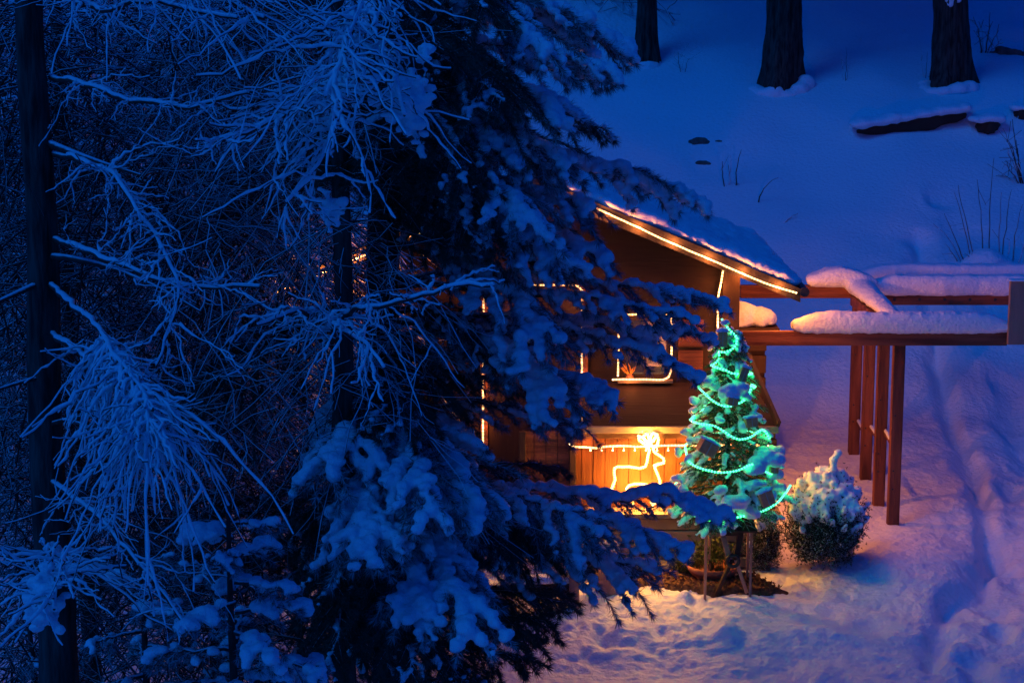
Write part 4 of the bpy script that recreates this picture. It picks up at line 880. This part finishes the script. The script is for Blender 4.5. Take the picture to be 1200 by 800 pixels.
# spray A
LB(l2, t2, [(388, -60, 13.9), (425, -20, 12.9), (412, 30, 12.4), (396, 85, 12.1), (378, 120, 12.0)], 46, .62, r=.020, out=(-.25, -.1, 0), grav=.85, start=.3, fork=2)
LB(l2, t2, [(388, 60, 13.9), (400, 95, 12.9), (350, 130, 12.4), (290, 160, 12.2), (240, 175, 12.1)], 34, .55, r=.018, grav=.7, start=.25, fork=2)
LB(l2, t2, [(388, 20, 13.9), (430, 60, 12.6), (455, 90, 12.3), (470, 130, 12.2)], 20, .5, r=.02, grav=1.0, start=.2, fork=1)
LB(l2, t2, [(388, 100, 13.9), (385, 150, 12.7), (360, 200, 12.4), (330, 235, 12.3)], 26, .5, r=.018, grav=1.0, start=.15)
# spray C
LB(l2, t2, [(388, 385, 13.9), (420, 372, 12.6), (480, 358, 12.3), (530, 345, 12.1), (578, 348, 12.0)], 20, .5, r=.017, grav=1.15, start=.05, fork=1)
LB(l2, t2, [(388, 400, 13.9), (400, 385, 12.7), (430, 400, 12.3), (455, 430, 12.1)], 14, .5, r=.017, grav=1.2, start=.1, fork=1)
LB(l2, t2, [(388, 370, 13.9), (350, 360, 12.9), (300, 372, 12.5)], 14, .5, r=.014, grav=1.1, start=.1, fork=1)
# spray B
LB(l1, t1, [(60, 330, 13.6), (110, 390, 12.2), (150, 450, 11.7), (165, 500, 11.4), (168, 525, 11.3)], 100, .54, r=.017, grav=1.9, out=(0, 0, -.3), start=.6, fork=2, spread=.9)
LB(l1, t1, [(60, 390, 13.6), (110, 430, 12.2), (150, 480, 11.8), (185, 520, 11.6)], 30, .55, r=.013, grav=1.5, start=.35, fork=2)
# spray D
LB(l1, t1, [(60, 180, 13.6), (130, 200, 12.6), (190, 290, 12.2), (215, 340, 12.0), (185, 420, 11.9)], 36, .45, r=.012, grav=.55, start=.3, fork=2)
LB(l1, t1, [(60, 90, 13.6), (140, 120, 12.9), (230, 130, 12.5), (300, 110, 12.4)], 26, .42, r=.010, grav=.9, start=.2, fork=2)
LB(l1, t1, [(60, 0, 13.6), (120, 20, 12.6), (190, 10, 12.2), (280, 30, 12.1)], 34, .45, r=.013, grav=.9, start=.1, fork=1)
LB(l1, t1, [(60, -60, 13.6), (150, -50, 12.6), (240, -30, 12.2), (320, 10, 12.1)], 40, .5, r=.014, grav=1.0, start=.1, fork=2)
LB(l1, t1, [(60, 280, 13.6), (130, 310, 12.8), (180, 330, 12.5), (300, 330, 12.3)], 22, .4, r=.010, grav=.5, start=.2, fork=1)
# spray E
LB(l1, t1, [(60, 640, 13.6), (60, 660, 12.2), (52, 700, 11.4), (50, 730, 11.2)], 46, .5, r=.018, grav=.9, start=.35, fork=1)
LB(l1, t1, [(60, 560, 13.6), (110, 600, 12.6), (170, 680, 12.0), (210, 740, 11.8)], 24, .45, r=.010, grav=.9, start=.25, fork=2)
for c_, R_, n_, tr_ in ((P(52, 702, 11.4), .12, 50, l1), (P(478, 116, 12.6), .14, 70, l2), (P(385, 248, 12.9), .10, 40, l2)):
    V, F = clump(c_, R_, n_, rg); snow_part('snow_clump', V, F, tr_, 'snow_fluffy', .016, 2, .03, 12.)
# bare limbs
for tr_, (a, b, c), r0 in ((l1, ((50, 165, 13.6), (110, 190, 13.2), (165, 205, 13.0)), .03), (l1, ((50, 300, 13.6), (130, 300, 13.2), (235, 365, 12.8)), .028), (l1, ((50, 330, 13.6), (5, 350, 13.2), (-40, 370, 13.0)), .025), (l1, ((55, 440, 13.6), (10, 450, 13.3), (-40, 470, 13.)), .02), (l5, ((235, 250, 18.5), (300, 255, 18.3), (360, 270, 18.2)), .04),
                        (l5, ((235, 130, 18.5), (290, 135, 18.3), (350, 140, 18.2)), .04), (l1, ((50, 500, 13.6), (100, 480, 13.3), (160, 490, 13.)), .02), (l3, ((96, 200, 16.5), (150, 200, 16.4), (240, 240, 16.2)), .03), (l3, ((96, 330, 16.5), (60, 350, 16.4), (-20, 400, 16.2)), .03)):
    q = bez(P(*a), P(*b), P(*c), 12); m_ = MB(); m_.tube(q, np.linspace(r0, r0 * .3, 12), 6); m_.build('limb', M['bark'], tr_, True)
fuzz(l1, 0, 13.9, 15.9, -30, 330, -20, 800, 1200, rg, r=.0055, m='twig_dark')
fuzz(l3, 0, 15.5, 18.5, -30, 380, -20, 800, 1000, rg, r=.0080, m='twig_dark')
fuzz(l5, 0, 17.5, 21, 0, 430, -20, 760, 850, rg, r=.011, L=(.4, 1.3))
fuzz(l2, 0, 13.6, 15.2, 200, 480, -20, 520, 600, rg, r=.0045)
fuzz(l4, 0, 22.0, 25.5, 120, 420, 200, 640, 900, rg, r=.008, L=(.5, 1.5))
# more frosted trees on the slope behind the left side
for i, (px, Yc, wpx, lab) in enumerate(((150, 30, 20, 'distant larch on the slope behind the far left trunk'), (262, 34, 18, 'distant larch on the slope left of the hut'), (20, 27, 20, 'distant larch at the left edge of the slope'), (700, 45, 14, 'distant frosted larch above the hut roof beside the slim trunk'))):
    o, t_p = larch(lab, px, Yc, wpx, 12, rg); o['group'] = 'larches on the slope'
    if px < 600: fuzz(o, 0, Yc - 2, Yc + 2, px - 150, px + 150, -20, 640, 900, rg, r=.011, L=(.6, 2.0))
    else: fuzz(o, 0, Yc - 1, Yc + 1, 660, 760, -60, 50, 260, rg, r=.014, L=(.5, 1.4))

# ------------------------------------------------------------------ young pines low on the left
def young(lab, px, Yc, ytop, nb, rad, seed, snow):
    rg = np.random.default_rng(seed); x = X(px, 700, Yc); b = np.array([x, Yc, hz(x, Yc)]); zt = Z(ytop, Yc); o = thing('young_pine', lab, 'tree', b, 'young pines in the lower left')
    trunk_between(o, b - [0, 0, .1], np.array([x, Yc, zt]), .07, .012, seed=seed)
    Ht = zt - b[2]
    for k in range(nb):
        z = zt - .12 - (min(Ht, 2.4)) * (k / nb) ** .9; a = k * 2.4 + rg.normal() * .3; L = (.18 + rad * ((zt - z) / 2.0) ** .8) * rg.uniform(.8, 1.15)
        s = np.array([x, Yc, z]); tip = s + [math.cos(a) * L, math.sin(a) * L, -.12 * L + .05]; make_bough(o, s, tip, rg, snow=snow * rg.uniform(.8, 1.3), lift=.15, dens=.8, wide=.55, nl=.06, dust=True)
    return o
young('small young pine with round snow clumps at the bottom left', 275, 12.3, 592, 38, .8, 5, .75)
young('dark young pine below the hanging frosted spray', 165, 13.0, 640, 24, .6, 6, .5)
young('young pine at the lower left edge behind the frosted clump', 30, 14.5, 700, 18, .6, 8, .4)
young('deep shaded young pine between the bottom left pine and the big pine', 350, 15.2, 560, 30, .8, 7, .35)
